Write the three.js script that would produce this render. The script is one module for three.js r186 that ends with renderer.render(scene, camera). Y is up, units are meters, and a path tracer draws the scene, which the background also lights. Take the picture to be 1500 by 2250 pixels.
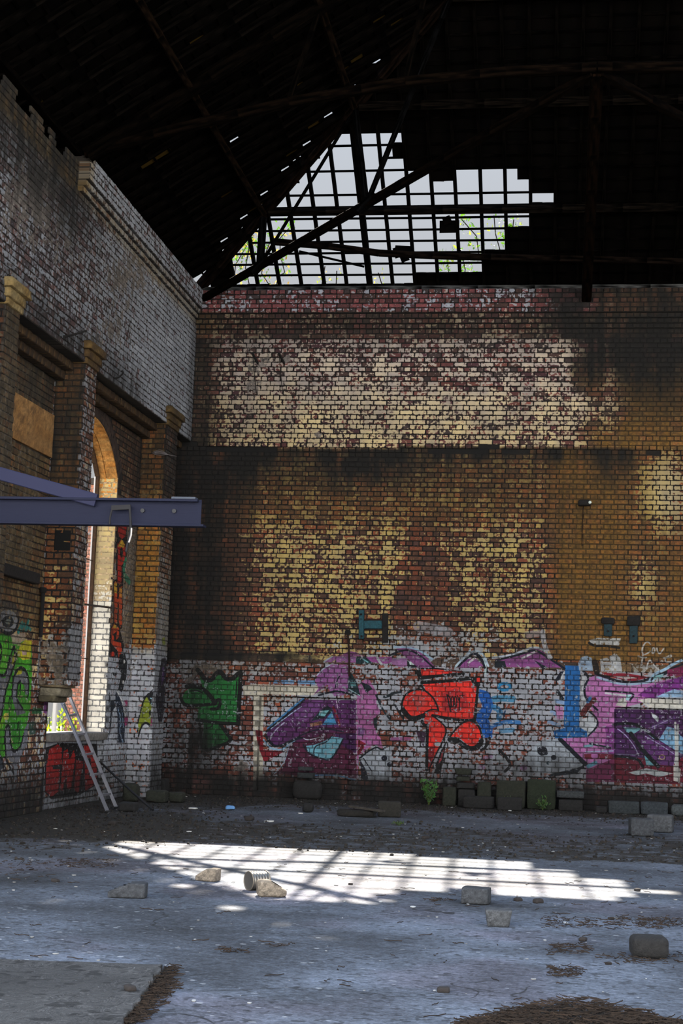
import * as THREE from 'three';
import { mergeGeometries, mergeVertices } from 'three/addons/utils/BufferGeometryUtils.js';

// ------------------------------------------------------------------ camera, sky, sun, exposure
// origin: back left corner of the hall at floor level; x runs along the back wall, z towards the viewer
const F = 3372;                                       // focal length in pixels of the 1500 x 2250 frame
const AX = [0.98980003, 0.03318185, -0.13854557], AY = [-0.01468775, 0.9910831, 0.13243326], AZ = [0.14170455, -0.12904752, 0.98146144];
const EYE = [6.61845632, 1.5035256, 26.61066856];
const scene = new THREE.Scene();
const camera = new THREE.PerspectiveCamera(2 * Math.atan(1125 / F) * 180 / Math.PI, 1500 / 2250, 0.1, 400);
camera.position.set(...EYE);
camera.quaternion.setFromRotationMatrix(new THREE.Matrix4().makeBasis(new THREE.Vector3(...AX), new THREE.Vector3(...AY), new THREE.Vector3(...AZ)));
scene.add(camera);
{
  const W = 256, H = 128, d = new Float32Array(W * H * 4);
  for (let j = 0; j < H; j++) {
    const e = Math.max(0, Math.sin(((j + 0.5) / H - 0.5) * Math.PI)), L = 0.225 * (1 + 2 * e), t = e * e;   // overcast-bright haze: the zenith up to three times the horizon, and bluer
    for (let i = 0; i < W; i++) {
      const k = (j * W + i) * 4;
      d[k] = L * (1 - 0.45 * t); d[k + 1] = L * (1 + 0.06 * t); d[k + 2] = L * (1.0 + 0.9 * t); d[k + 3] = 1;
    }
  }
  const t = new THREE.DataTexture(d, W, H, THREE.RGBAFormat, THREE.FloatType);
  t.mapping = THREE.EquirectangularReflectionMapping; t.magFilter = THREE.LinearFilter; t.needsUpdate = true;
  scene.background = t; scene.environment = t;
}
const SUN = new THREE.Vector3(-0.125, 1, -1.055).normalize();
const sun = new THREE.DirectionalLight(new THREE.Color(1.0, 0.91, 0.79), 19.5);
sun.position.set(7, 4, 10).addScaledVector(SUN, 40); sun.target.position.set(7, 4, 10);
sun.castShadow = true; sun.shadow.mapSize.set(4096, 4096);
Object.assign(sun.shadow.camera, { left: -20, right: 20, top: 20, bottom: -20, near: 1, far: 90 });
scene.add(sun, sun.target);
const renderer = new THREE.WebGLRenderer({ antialias: true });
renderer.toneMapping = THREE.LinearToneMapping;
renderer.toneMappingExposure = 1.55;
renderer.shadowMap.enabled = true;

// ------------------------------------------------------------------ helpers
let seedN = 7;
const rnd = () => { seedN = (seedN + 0x6d2b79f5) | 0; let t = Math.imul(seedN ^ (seedN >>> 15), 1 | seedN); t = (t + Math.imul(t ^ (t >>> 7), 61 | t)) ^ t; return ((t ^ (t >>> 14)) >>> 0) / 4294967296; };
const rr = (a, b) => a + (b - a) * rnd();
const clamp = (x, a = 0, b = 1) => x < a ? a : x > b ? b : x;
const ss = (a, b, x) => { const t = clamp((x - a) / (b - a)); return t * t * (3 - 2 * t); };
const lerp = (a, b, t) => a + (b - a) * t;
const V3 = (x, y, z) => new THREE.Vector3(x, y, z);
// a pixel of the frame as a ray, a point on an axis plane, and back
const ray = (px, py) => { const a = px - 750, b = 1125 - py; return [0, 1, 2].map((k) => AX[k] * a + AY[k] * b - AZ[k] * F); };
const at = (px, py, axis, v) => { const d = ray(px, py), t = (v - EYE[axis]) / d[axis]; return [EYE[0] + d[0] * t, EYE[1] + d[1] * t, EYE[2] + d[2] * t]; };
const proj = (x, y, z) => {
  const a = x - EYE[0], b = y - EYE[1], c = z - EYE[2], w = -(AZ[0] * a + AZ[1] * b + AZ[2] * c);
  return [750 + (AX[0] * a + AX[1] * b + AX[2] * c) / w * F, 1125 - (AY[0] * a + AY[1] * b + AY[2] * c) / w * F, w];
};
// value noise
const LAT = new Float32Array(65536); for (let i = 0; i < 65536; i++) LAT[i] = rnd();
const vn = (x, y) => {
  const xi = Math.floor(x), yi = Math.floor(y); let fx = x - xi, fy = y - yi; fx = fx * fx * (3 - 2 * fx); fy = fy * fy * (3 - 2 * fy);
  const x0 = xi & 255, x1 = (xi + 1) & 255, y0 = (yi & 255) << 8, y1 = ((yi + 1) & 255) << 8;
  const a = LAT[y0 + x0], b = LAT[y0 + x1], c = LAT[y1 + x0], d = LAT[y1 + x1];
  return a + (b - a) * fx + (c - a) * fy + (a - b - c + d) * fx * fy;
};
const fbm = (x, y, n = 4) => { let s = 0, a = 0.5, t = 0; for (let i = 0; i < n; i++) { s += a * vn(x, y); t += a; a *= 0.5; x = x * 2.03 + 17.3; y = y * 2.03 + 9.1; } return s / t; };
const used = {};
const numbered = (n) => { const k = used[n] = (used[n] ?? -1) + 1; return k ? n + '_' + String(k).padStart(3, '0') : n; };
function mesh(name, geo, mat, parent) {
  const m = new THREE.Mesh(geo, mat); m.castShadow = m.receiveShadow = true;
  m.name = parent === scene ? numbered(name) : name; parent.add(m);
  return m;
}
function tag(o, label, category, group) { o.userData.label = label; o.userData.category = category; if (group) o.userData.group = group; return o; }
function thing(name, label, category, pos = [0, 0, 0], turn = 0, group) {
  const o = new THREE.Group(); o.name = numbered(name); o.position.set(...pos); o.rotation.y = turn; scene.add(o);
  return tag(o, label, category, group);
}
function structure(name) { const o = new THREE.Group(); o.name = name; o.userData.kind = 'structure'; scene.add(o); return o; }
function mat(hex, rough = 0.9, extra = {}) { return new THREE.MeshStandardMaterial({ color: hex, roughness: rough, ...extra }); }
// a box between two corners
const box = (x0, y0, z0, x1, y1, z1) => new THREE.BoxGeometry(Math.abs(x1 - x0), Math.abs(y1 - y0), Math.abs(z1 - z0)).translate((x0 + x1) / 2, (y0 + y1) / 2, (z0 + z1) / 2);
// a bar of rectangular section from a to b (w across, h in the direction of up); edges chamfered
function bar(a, b, w, h, up = V3(0, 1, 0), c = 0.12) {
  const A = V3(...a), B = V3(...b), z = B.clone().sub(A), L = z.length(); z.normalize();
  const x = up.clone().cross(z).normalize(), y = z.clone().cross(x);
  const k = Math.min(w, h) * c, s = new THREE.Shape();
  s.moveTo(-w / 2 + k, -h / 2); s.lineTo(w / 2 - k, -h / 2); s.lineTo(w / 2, -h / 2 + k); s.lineTo(w / 2, h / 2 - k); s.lineTo(w / 2 - k, h / 2); s.lineTo(-w / 2 + k, h / 2); s.lineTo(-w / 2, h / 2 - k); s.lineTo(-w / 2, -h / 2 + k);
  return new THREE.ExtrudeGeometry(s, { depth: L, bevelEnabled: false }).applyMatrix4(new THREE.Matrix4().makeBasis(x, y, z).setPosition(A));
}
function tube(pts, r, seg = 12, rad = 7, closed = false) {
  return new THREE.TubeGeometry(new THREE.CatmullRomCurve3(pts.map((p) => V3(...p)), closed, 'catmullrom', 0.4), seg, r, rad, closed);
}
const merged = (list) => mergeGeometries(list.map((g) => { g = g.index ? g.toNonIndexed() : g.clone(); for (const k of Object.keys(g.attributes)) if (!['position', 'normal', 'uv'].includes(k)) g.deleteAttribute(k); return g; }));
// worn block: rounded, chipped, uneven
function stone(w, h, d, seed, round = 0.12, rough = 0.04, n = 5) {
  let g = new THREE.BoxGeometry(w, h, d, n + 2, n + 1, n + 1); g.deleteAttribute('uv'); g.deleteAttribute('normal'); g = mergeVertices(g, 1e-5);
  const p = g.attributes.position, m = Math.min(w, h, d), R = m * round;
  for (let i = 0; i < p.count; i++) {
    const q = [p.getX(i), p.getY(i), p.getZ(i)], half = [w / 2, h / 2, d / 2], c = q.map((v, k) => clamp(v, -half[k] + R, half[k] - R));
    const e = q.map((v, k) => v - c[k]), L = Math.hypot(...e) || 1, o = L > R ? R / L : 1;
    const a = fbm(q[0] * 9 + seed * 3.1, q[1] * 9 + q[2] * 13 + seed, 3) - 0.5, b = fbm(q[1] * 9 + seed * 5.7, q[2] * 9 - q[0] * 11, 3) - 0.5;
    const s = 1 + (a + b) * rough * 2, out = q.map((v, k) => (c[k] + e[k] * o) * s);
    p.setXYZ(i, ...out);
  }
  g.computeVertexNormals();
  const uv = new Float32Array(p.count * 2); for (let i = 0; i < p.count; i++) { uv[i * 2] = p.getX(i) + p.getZ(i) * 0.83; uv[i * 2 + 1] = p.getY(i) + p.getZ(i) * 0.4; }
  g.setAttribute('uv', new THREE.BufferAttribute(uv, 2));
  return g;
}
function dataTexture(W, H, fill, srgb = true) {   // fill(i, j) writes [r, g, b] 0..255; row 0 is the bottom
  const d = new Uint8Array(W * H * 4), o = [0, 0, 0];
  for (let j = 0; j < H; j++) for (let i = 0; i < W; i++) { fill(i, j, o); const k = (j * W + i) * 4; d[k] = clamp(o[0], 0, 255); d[k + 1] = clamp(o[1], 0, 255); d[k + 2] = clamp(o[2], 0, 255); d[k + 3] = 255; }
  const t = new THREE.DataTexture(d, W, H); t.magFilter = THREE.LinearFilter; t.minFilter = THREE.LinearFilter; if (srgb) t.colorSpace = THREE.SRGBColorSpace;
  t.wrapS = t.wrapT = THREE.RepeatWrapping; t.needsUpdate = true; return t;
}
// fine grain used as relief (1 m square) and as wear of stone, timber and steel
const period = (f, x, y, P) => { const u = x / P, v = y / P; return (f(x, y) * (1 - u) + f(x - P, y) * u) * (1 - v) + (f(x, y - P) * (1 - u) + f(x - P, y - P) * u) * v; };
const GRAIN = dataTexture(512, 512, (i, j, o) => { const v = period((x, y) => fbm(x, y, 5), i / 512 * 40, j / 512 * 40, 40); o[0] = o[1] = o[2] = v * 255; }, false);
const grain = (r) => { const t = GRAIN.clone(); t.repeat.set(r[0], r[1]); t.needsUpdate = true; return t; };
const WEAR = dataTexture(512, 512, (i, j, o) => { const v = period((x, y) => fbm(x, y, 5), i / 512 * 16, j / 512 * 16, 16), w = period((x, y) => fbm(x + 50, y + 20, 3), i / 512 * 60, j / 512 * 60, 60); const s = 255 * clamp(0.72 + (v - 0.5) * 0.6 + (w - 0.5) * 0.35); o[0] = s; o[1] = s * 0.98; o[2] = s * 0.95; });
const WOODT = dataTexture(256, 512, (i, j, o) => { const v = period((x, y) => fbm(x, y, 4), i / 256 * 30, j / 512 * 4, 30); const s = 255 * clamp(0.6 + (v - 0.5) * 1.6); o[0] = s; o[1] = s * 0.96; o[2] = s * 0.9; });
const worn = (hex, rough = 0.9, rep = 1, extra = {}) => { const t = WEAR.clone(); t.repeat.set(rep, rep); t.needsUpdate = true; return mat(hex, rough, { map: t, bumpMap: grain([rep, rep]), bumpScale: 0.006, ...extra }); };

// ------------------------------------------------------------------ brickwork
const CH = 0.0866, ST = 0.235, JOINT = 0.0105;
// lay(face) fills a rectangle of a wall face with courses; a brick is { s0, s1, y0, y1, p } in face coordinates
function lay(list, s0, s1, c0, c1, o = {}) {
  for (let c = c0; c < c1; c++) {
    const head = o.headers || ((c + (o.phase || 0)) & 1), L = head ? ST / 2 : ST, off = head ? (o.headers && (c & 1) ? ST / 4 : 0) + ST / 4 : 0;
    const y0 = c * CH + JOINT / 2, y1 = (c + 1) * CH - JOINT / 2;
    for (let k = Math.floor((s0 - off) / L) - 1, x = 0; (x = k * L + off) < s1; k++) {
      const j = (LAT[(k * 37 + c * 101) & 65535] - 0.5) * 0.012, j2 = (LAT[((k + 1) * 37 + c * 101) & 65535] - 0.5) * 0.012;
      const a = Math.max(s0, x + j + JOINT / 2), b = Math.min(s1, x + L + j2 - JOINT / 2);
      if (b - a < 0.035 || (o.skip && o.skip((a + b) / 2, (y0 + y1) / 2, a, b))) continue;
      list.push({ s0: a, s1: b, y0: y0 + (rnd() - 0.5) * 0.003, y1: y1 + (rnd() - 0.5) * 0.003, p: o.p ?? 0, r: rnd(), q: rnd(), k: o.kind || 0 });
    }
  }
  return list;
}
// A brick as a chamfered block standing proud of its mortar. frame: {O, S, Y, N}: point = O + S*s + Y*y + N*n
function brickGeo(b, f, uv) {
  const w = 0.006 + 0.004 * b.q, d = b.p + (b.r - 0.5) * 0.006, back = b.p - 0.03, P = [], U = [];
  const jit = () => (rnd() - 0.5) * 0.006;
  const cs = [[b.s0, b.y0], [b.s1, b.y0], [b.s1, b.y1], [b.s0, b.y1]], inn = [[1, 1], [-1, 1], [-1, -1], [1, -1]];
  const front = cs.map((c, i) => [c[0] + inn[i][0] * w + jit() * 0.5, c[1] + inn[i][1] * w + jit() * 0.5, d + jit() * 0.4]);
  const rim = cs.map((c) => [c[0] + jit() * 0.4, c[1] + jit() * 0.4, d - 0.006]), rear = cs.map((c) => [c[0], c[1], back]);
  const tri = (...v) => { for (const q of v) { P.push(f.O[0] + f.S[0] * q[0] + f.Y[0] * q[1] + f.N[0] * q[2], f.O[1] + f.S[1] * q[0] + f.Y[1] * q[1] + f.N[1] * q[2], f.O[2] + f.S[2] * q[0] + f.Y[2] * q[1] + f.N[2] * q[2]); U.push((q[0] - uv.s0) / uv.sw, (q[1] - uv.y0) / uv.sh); } };
  const quad = (a, b2, c, e) => f.flip ? (tri(a, c, b2), tri(a, e, c)) : (tri(a, b2, c), tri(a, c, e));
  quad(...front);
  for (let i = 0; i < 4; i++) { const j = (i + 1) & 3; quad(rim[i], rim[j], front[j], front[i]); quad(rear[i], rear[j], rim[j], rim[i]); }
  const g = new THREE.BufferGeometry();
  g.setAttribute('position', new THREE.BufferAttribute(new Float32Array(P), 3)); g.setAttribute('uv', new THREE.BufferAttribute(new Float32Array(U), 2));
  g.computeVertexNormals();
  return g;
}
// area of a brick in the frame, 0 when it is out of it
function seen(b, f) {
  const w = (s, y) => { const p = [0, 1, 2].map((k) => f.O[k] + f.S[k] * s + f.Y[k] * y + f.N[k] * b.p); return proj(...p); };
  const a = w(b.s0, b.y0), c = w(b.s1, b.y1), e = w(b.s1, b.y0), m = [(a[0] + c[0]) / 2, (a[1] + c[1]) / 2];
  if (m[0] < 2 || m[0] > 1498 || m[1] < 2 || m[1] > 2248 || (b.hide && b.hide())) return 0;
  return Math.abs((e[0] - a[0]) * (c[1] - a[1]) - (e[1] - a[1]) * (c[0] - a[0]));
}
// The colours of a brick face: bricks, mortar, limewash with flakes missing, mud stains, soot and other darkening, painted lettering.
// zone(s, y) -> [cream, tint, mud, dark, white, plaster]; base(b) -> rgb of a brick; art(ctx, map) paints flat shapes
function paintFace({ W, H, s0, y0, sw, sh, bricks, zone, base, art, mortar = [17, 14, 12], lime = [166, 172, 182], sd = 0, toPx, artFlake = 0.22 }) {
  const id = new Int32Array(W * H).fill(-1), kx = W / sw, ky = H / sh;
  bricks.forEach((b, n) => {
    const i0 = Math.max(0, Math.round((b.s0 - s0) * kx)), i1 = Math.min(W, Math.round((b.s1 - s0) * kx)), j0 = Math.max(0, Math.round((b.y0 - y0) * ky)), j1 = Math.min(H, Math.round((b.y1 - y0) * ky));
    for (let j = j0; j < j1; j++) id.fill(n, j * W + i0, Math.max(j * W + i0, j * W + i1));
    b.c = base(b); b.i0 = i0; b.i1 = i1; b.j0 = j0; b.j1 = j1;
  });
  const G = 160, Z = new Float32Array((G + 1) * (G + 1) * 6);
  for (let j = 0; j <= G; j++) for (let i = 0; i <= G; i++) { const z = zone(s0 + sw * i / G, y0 + sh * j / G); for (let k = 0; k < 6; k++) Z[(j * (G + 1) + i) * 6 + k] = z[k]; }
  let A = null;
  if (art) { const c = document.createElement('canvas'); c.width = W; c.height = H; const x = c.getContext('2d'); art(x, (s, y) => [(s - s0) * kx, H - (y - y0) * ky], kx); A = x.getImageData(0, 0, W, H).data; }
  const z = new Float32Array(6);
  return dataTexture(W, H, (i, j, o) => {
    const s = i / kx + s0, y = j / ky + y0;
    const gx = i / W * G, gy = j / H * G, xi = Math.min(G - 1, gx | 0), yi = Math.min(G - 1, gy | 0), fx = gx - xi, fy = gy - yi, q = (yi * (G + 1) + xi) * 6, R = (G + 1) * 6;
    for (let k = 0; k < 6; k++) z[k] = (Z[q + k] * (1 - fx) + Z[q + 6 + k] * fx) * (1 - fy) + (Z[q + R + k] * (1 - fx) + Z[q + R + 6 + k] * fx) * fy;
    const n1 = clamp(0.5 + (fbm(s * 27 + sd, y * 30 + sd, 4) - 0.5) * 1.35), n2 = fbm(s * 5 + sd + 40, y * 5, 3), n3 = fbm(s * 11 + sd + 90, y * 0.8 + 5, 3);
    let b = id[j * W + i], r, g, bl, edge = 1;
    if (b >= 0) {                                                                     // worn arrises: corners and edges give way to the joint
      const B = bricks[b], e = Math.min(i - B.i0, B.i1 - 1 - i) / kx, e2 = Math.min(j - B.j0, B.j1 - 1 - j) / ky; edge = Math.min(e, e2);
      const q = 0.011, out = e < q && e2 < q ? q - Math.hypot(q - e, q - e2) : edge; if (out < (n1 - 0.45) * 0.018) b = -1;
    }
    const tint = clamp(z[1] + (n2 - 0.5) * 0.5), k0 = 0.8 + 0.4 * n2;
    const cr = lerp(182, 208, tint) * k0, cg = lerp(168, 182, tint) * k0, cb = lerp(158, 108, tint) * k0;      // limewash, grey to yellow
    if (b >= 0) {
      const B = bricks[b], c = B.c, v = 0.7 + 0.6 * n1;
      r = c[0] * v; g = c[1] * v; bl = c[2] * v;
      const cov = z[0] + (B.r - 0.5) * 0.5 + (n2 - 0.5) * 0.34 - (edge < 0.009 ? 0.22 * (1 - edge / 0.009) : 0), m = ss(-0.07, 0.07, cov - n1) * clamp(z[0] * 7);
      r = lerp(r, cr, m); g = lerp(g, cg, m); bl = lerp(bl, cb, m);
      const wv = z[4] + (B.q - 0.5) * 0.46 + (n2 - 0.5) * 0.5 - (edge < 0.007 ? 0.12 : 0), w = ss(-0.06, 0.06, wv - n1) * 0.93 * clamp(z[4] * 6);
      r = lerp(r, lime[0] * k0, w); g = lerp(g, lime[1] * k0, w); bl = lerp(bl, lime[2] * k0, w);
    } else {
      const v = 0.6 + 0.8 * n1; r = mortar[0] * v; g = mortar[1] * v; bl = mortar[2] * v;
      const m = ss(-0.05, 0.2, z[4] - 0.16 - n1) * 0.8; r = lerp(r, 104, m); g = lerp(g, 107, m); bl = lerp(bl, 112, m);
    }
    if (z[5] > 0.01) { const m = ss(-0.08, 0.08, z[5] + (n2 - 0.5) * 0.9 - fbm(s * 17, y * 17 + sd, 4)); r = lerp(r, 118 * (0.6 + 0.8 * n1), m); g = lerp(g, 110 * (0.6 + 0.8 * n1), m); bl = lerp(bl, 104 * (0.6 + 0.8 * n1), m); }
    const mud = clamp(z[2] * (0.55 + 0.9 * n3) + (n2 - 0.5) * 0.5 * z[2]) * 0.9 * (b >= 0 ? 1 : clamp(z[2] * 1.2 - 0.45)), mv = 0.65 + 0.7 * n1;
    r = lerp(r, 126 * mv, mud); g = lerp(g, 91 * mv, mud); bl = lerp(bl, 28 * mv, mud);
    if (A) {
      const k = ((H - 1 - j) * W + i) * 4; let a = A[k + 3] / 255;
      if (a > 0) { const lost = ss(0.05, -0.05, n1 - artFlake + (n2 - 0.5) * 0.25), dim = b >= 0 ? 1 : 0.68; a *= (1 - lost * 0.9) * (b >= 0 ? 0.95 : 0.85); const v = dim * (0.55 + 0.5 * n2 + 0.28 * n1); r = lerp(r, A[k] * v, a); g = lerp(g, A[k + 1] * v, a); bl = lerp(bl, A[k + 2] * v, a); }
    }
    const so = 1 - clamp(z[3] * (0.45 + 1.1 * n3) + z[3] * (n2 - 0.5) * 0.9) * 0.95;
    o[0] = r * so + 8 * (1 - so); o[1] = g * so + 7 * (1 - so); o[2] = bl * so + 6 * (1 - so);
  });
}
// the bricks that show largest become parts; the others are joined
function buildBricks(parent, faces, limit, extra = []) {
  const all = [];
  for (const f of faces) for (const b of f.bricks) all.push({ b, f, a: seen(b, f.frame) });
  all.sort((x, y) => y.a - x.a);
  const rest = new Map();
  all.forEach((e, n) => {
    const g = brickGeo(e.b, e.f.frame, e.f.uv);
    if (n < limit && e.a > 0) mesh('brick', g, e.f.mat, parent);
    else { if (!rest.has(e.f.mat)) rest.set(e.f.mat, []); rest.get(e.f.mat).push(g); }
  });
  for (const [m, list] of rest) { const o = mesh('brick_field', mergeGeometries(list), m, parent); o.userData.kind = 'stuff'; }
}
function planarUV(g, s, y, uv, flipS = 1) {   // s, y: which axes run along and up the face
  const p = g.attributes.position, a = new Float32Array(p.count * 2);
  for (let i = 0; i < p.count; i++) { a[i * 2] = (p.getComponent(i, s) - uv.s0) / uv.sw; a[i * 2 + 1] = (p.getComponent(i, y) - uv.y0) / uv.sh; }
  g.setAttribute('uv', new THREE.BufferAttribute(a, 2)); return g;
}
const blob = (x, y, cx, cy, rx, ry) => Math.exp(-(((x - cx) / rx) ** 2) - ((y - cy) / ry) ** 2);
const pick = (list, r) => list[Math.min(list.length - 1, (r * list.length) | 0)];
// pens for painted lettering: coordinates are pixels of a crop of the frame with its corner at (ox, oy) and magnification k, carried to the wall plane
function pens(x, map, ox, oy, k, axis, plane, sAxis) {
  const P = (u, v) => { const p = at(ox + u / k, oy + v / k, axis, plane); return map(p[sAxis], p[1]); };
  const path = (pts, close) => { x.beginPath(); for (let i = 0; i < pts.length; i += 2) { const q = P(pts[i], pts[i + 1]); i ? x.lineTo(...q) : x.moveTo(...q); } if (close) x.closePath(); };
  const smooth = (pts) => { x.beginPath(); const q = []; for (let i = 0; i < pts.length; i += 2) q.push(P(pts[i], pts[i + 1])); x.moveTo(...q[0]); for (let i = 1; i < q.length - 1; i++) x.quadraticCurveTo(...q[i], (q[i][0] + q[i + 1][0]) / 2, (q[i][1] + q[i + 1][1]) / 2); x.lineTo(...q[q.length - 1]); };
  const px = () => { const a = P(0, 0), b = P(10, 0), c = P(0, 10); return Math.max(Math.hypot(b[0] - a[0], b[1] - a[1]), Math.hypot(c[0] - a[0], c[1] - a[1])) / 10; };
  x.lineJoin = x.lineCap = 'round';
  return {
    fill: (c, ...pts) => { path(pts, true); x.fillStyle = c; x.fill(); },
    line: (c, w, ...pts) => { smooth(pts); x.strokeStyle = c; x.lineWidth = w * px(); x.stroke(); },
    dot: (c, u, v, rx, ry = rx) => { const pts = []; for (let i = 0; i < 28; i++) pts.push(u + rx * Math.cos(i / 28 * 6.2832), v + ry * Math.sin(i / 28 * 6.2832)); path(pts, true); x.fillStyle = c; x.fill(); },
    ring: (c, w, u, v, rx, ry = rx) => { const pts = []; for (let i = 0; i < 28; i++) pts.push(u + rx * Math.cos(i / 28 * 6.2832), v + ry * Math.sin(i / 28 * 6.2832)); path(pts, true); x.strokeStyle = c; x.lineWidth = w * px(); x.stroke(); },
  };
}

// ------------------------------------------------------------------ back wall
const BUV = { s0: -0.5, sw: 9.7, y0: 0, sh: 9.2 };
const bFrame = { O: [0, 0, 0], S: [1, 0, 0], Y: [0, 1, 0], N: [0, 0, 1] };
const XEND = 14.5;
const backBricks = [];
{
  const L = backBricks;
  const d1 = (s, y) => s > 1.46 && s < 3.15 && y > 0.1 && y < 1.77, d2 = (s, y) => s > 7.55 && s < 9.3 && y > 0.45 && y < 1.74;
  const hid = (s, y) => (s > 8.95 && y > 0) && false;
  lay(L, -0.45, XEND, 0, 27, { p: 0.12, skip: (s, y) => d1(s, y) || d2(s, y) || hid(s, y) });
  lay(L, 1.47, 3.14, 1, 20, { p: 0.02, phase: 1 }); lay(L, 7.56, 9.29, 5, 20, { p: 0.02, phase: 1 });
  lay(L, -0.45, XEND, 28, 70, { p: 0.05 });
  lay(L, -0.3, XEND, 70, 71, { p: 0.065, headers: true, skip: (s) => vn(s * 2.2, 3) > 0.62 });
  lay(L, -0.2, XEND, 71, 72, { p: 0.03, headers: true, skip: (s) => vn(s * 2.6, 8) > 0.72 });
  lay(L, -0.02, XEND, 72, 96, { p: 0 });
  lay(L, -0.02, XEND, 96, 97, { p: 0.035, headers: true }); lay(L, -0.02, XEND, 97, 98, { p: 0.07, headers: true }); lay(L, -0.02, XEND, 98, 99, { p: 0.11, headers: true });
  lay(L, -0.02, XEND, 99, 100, { p: 0.16, headers: true }); lay(L, -0.02, XEND, 100, 103, { p: 0.155 }); lay(L, -0.02, XEND, 103, 104, { p: 0.16, headers: true });
}
const CRIMSON = '#7d0f20', NAVY = '#0b1020', LB = '#8cb9dc', PINK = '#b566a4', PURP = '#55205c', MAG = '#4c1030', CYAN = '#79bcc4', RED = '#fb2f24', WHT = '#c6cad0';
function backArt(x, map) {
  let p = pens(x, map, 560, 1400, 5, 2, 0.12, 0);
  // whitewashed lintel and jamb of the walled-up opening
  p.fill('#cfc9b6', 0, 515, 700, 540, 745, 585, 640, 640, 85, 625, 70, 1700, -20, 1690, -20, 640, -130, 640, -130, 530);
  // purple piece over the opening
  p.fill(PURP, 115, 1090, 130, 1030, 520, 685, 800, 690, 1110, 690, 1110, 1010, 900, 1040, 760, 1000, 550, 1040, 440, 1110, 300, 1190, 160, 1190);
  p.fill('#4a1440', 400, 1185, 440, 1105, 560, 995, 1112, 980, 1112, 1110, 760, 1130, 510, 1190);
  p.fill('#6e3a7c', 420, 820, 600, 700, 780, 700, 640, 850, 540, 930, 450, 900);
  p.fill(MAG, 380, 1170, 510, 1150, 760, 1050, 1110, 1040, 1115, 1560, 900, 1500, 650, 1540, 220, 1500, 300, 1420, 330, 1330);
  p.fill('#3b0f46', 860, 1060, 1110, 1050, 1110, 1280, 960, 1200);
  p.fill(CRIMSON, 5, 1020, 70, 1030, 80, 1240, 310, 1258, 90, 1370, 40, 1250);
  p.line('#3f7fb8', 26, 130, 1005, 240, 910, 520, 680); p.line(NAVY, 22, 115, 1035, 250, 930, 530, 690);
  p.line('#a9c3dc', 10, 160, 1010, 330, 880, 500, 760); p.line('#bdbad8', 14, 170, 1080, 230, 1000, 310, 940);
  p.line(LB, 18, 85, 1130, 140, 1225, 280, 1245, 345, 1190, 440, 1125); p.line(NAVY, 26, 115, 1100, 170, 1200, 290, 1195, 420, 1120, 500, 1110);
  p.line('#9fb8d2', 9, 365, 1190, 330, 1330, 280, 1420, 200, 1500); p.line('#4f8bbd', 16, 650, 1520, 860, 1510, 1100, 1570);
  p.fill('#10222b', 600, 930, 700, 810, 790, 750, 850, 810, 740, 890, 640, 915);
  p.fill(CYAN, 700, 810, 805, 800, 755, 870, 690, 860); p.fill('#3f8fc0', 730, 965, 770, 900, 835, 815, 890, 960); p.fill('#8a5a44', 590, 950, 720, 920, 730, 960, 600, 985);
  p.fill('#6fb2c6', 550, 1195, 640, 1185, 760, 1140, 830, 1090, 960, 1110, 880, 1260, 810, 1355, 660, 1310, 570, 1260);
  p.line(NAVY, 16, 520, 1180, 560, 1280, 700, 1330, 815, 1365, 900, 1240, 960, 1120); p.line(NAVY, 12, 640, 1310, 620, 1200, 760, 1170, 830, 1090);
  p.line('#cfd2e2', 9, 525, 1110, 550, 1140, 700, 1100); p.line(NAVY, 14, 440, 1110, 560, 1040, 760, 1000, 960, 1040);
  p.line('#8f6a9c', 6, 400, 870, 470, 880, 560, 910); p.line('#8f6a9c', 6, 380, 900, 430, 960); p.line('#8f6a9c', 5, 360, 910, 420, 1020);
  p.line('#7a0d24', 22, 850, 770, 900, 880, 920, 970); p.line('#cfb6d6', 10, 885, 700, 900, 790);
  // pinks to the right of the opening and over the ledge
  p.fill(PINK, 1120, 560, 1180, 480, 1250, 460, 1340, 610, 1330, 720, 1380, 830, 1300, 900, 1330, 1050, 1380, 1110, 1400, 1220, 1300, 1180, 1140, 1300, 1120, 1580, 1115, 900);
  p.fill('#7d1026', 1130, 1120, 1215, 1170, 1180, 1260, 1125, 1300); p.fill('#7a4f86', 1125, 990, 1210, 1000, 1190, 1090, 1130, 1080);
  p.fill('#8b4f8e', 640, 640, 850, 480, 840, 300, 700, 390, 660, 480, 700, 560); p.fill('#9a5a9a', 830, 300, 1030, 300, 1030, 610, 960, 640, 870, 650, 800, 560);
  p.fill('#9d5f9f', 760, 275, 860, 210, 1105, 210, 1110, 280); p.fill('#8b4a86', 930, 200, 1030, 150, 1110, 165, 1200, 210);
  p.line('#b9c6dc', 16, 760, 270, 840, 215); p.line('#b9c6dc', 14, 680, 420, 740, 350, 820, 305); p.line(NAVY, 12, 880, 560, 900, 470, 930, 430);
  p.fill('#14323a', 1030, 400, 1060, 395, 1120, 500, 1160, 650, 1020, 600); p.fill('#5fa0a6', 1040, 500, 1100, 490, 1110, 540, 1040, 540); p.line('#a9d0d6', 10, 1030, 570, 1150, 640);
  p.fill('#16222c', 1160, 490, 1260, 530, 1290, 570, 1220, 610); p.line(NAVY, 20, 700, 640, 830, 600, 930, 590, 1080, 640);
  p.fill('#a04b98', 1170, 215, 1500, 215, 1500, 290, 1390, 290, 1250, 270); p.fill('#123138', 1110, 215, 1210, 215, 1300, 290, 1110, 290); p.line(CYAN, 14, 1170, 230, 1240, 275); p.line(WHT, 26, 1340, 225, 1390, 300);
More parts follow.
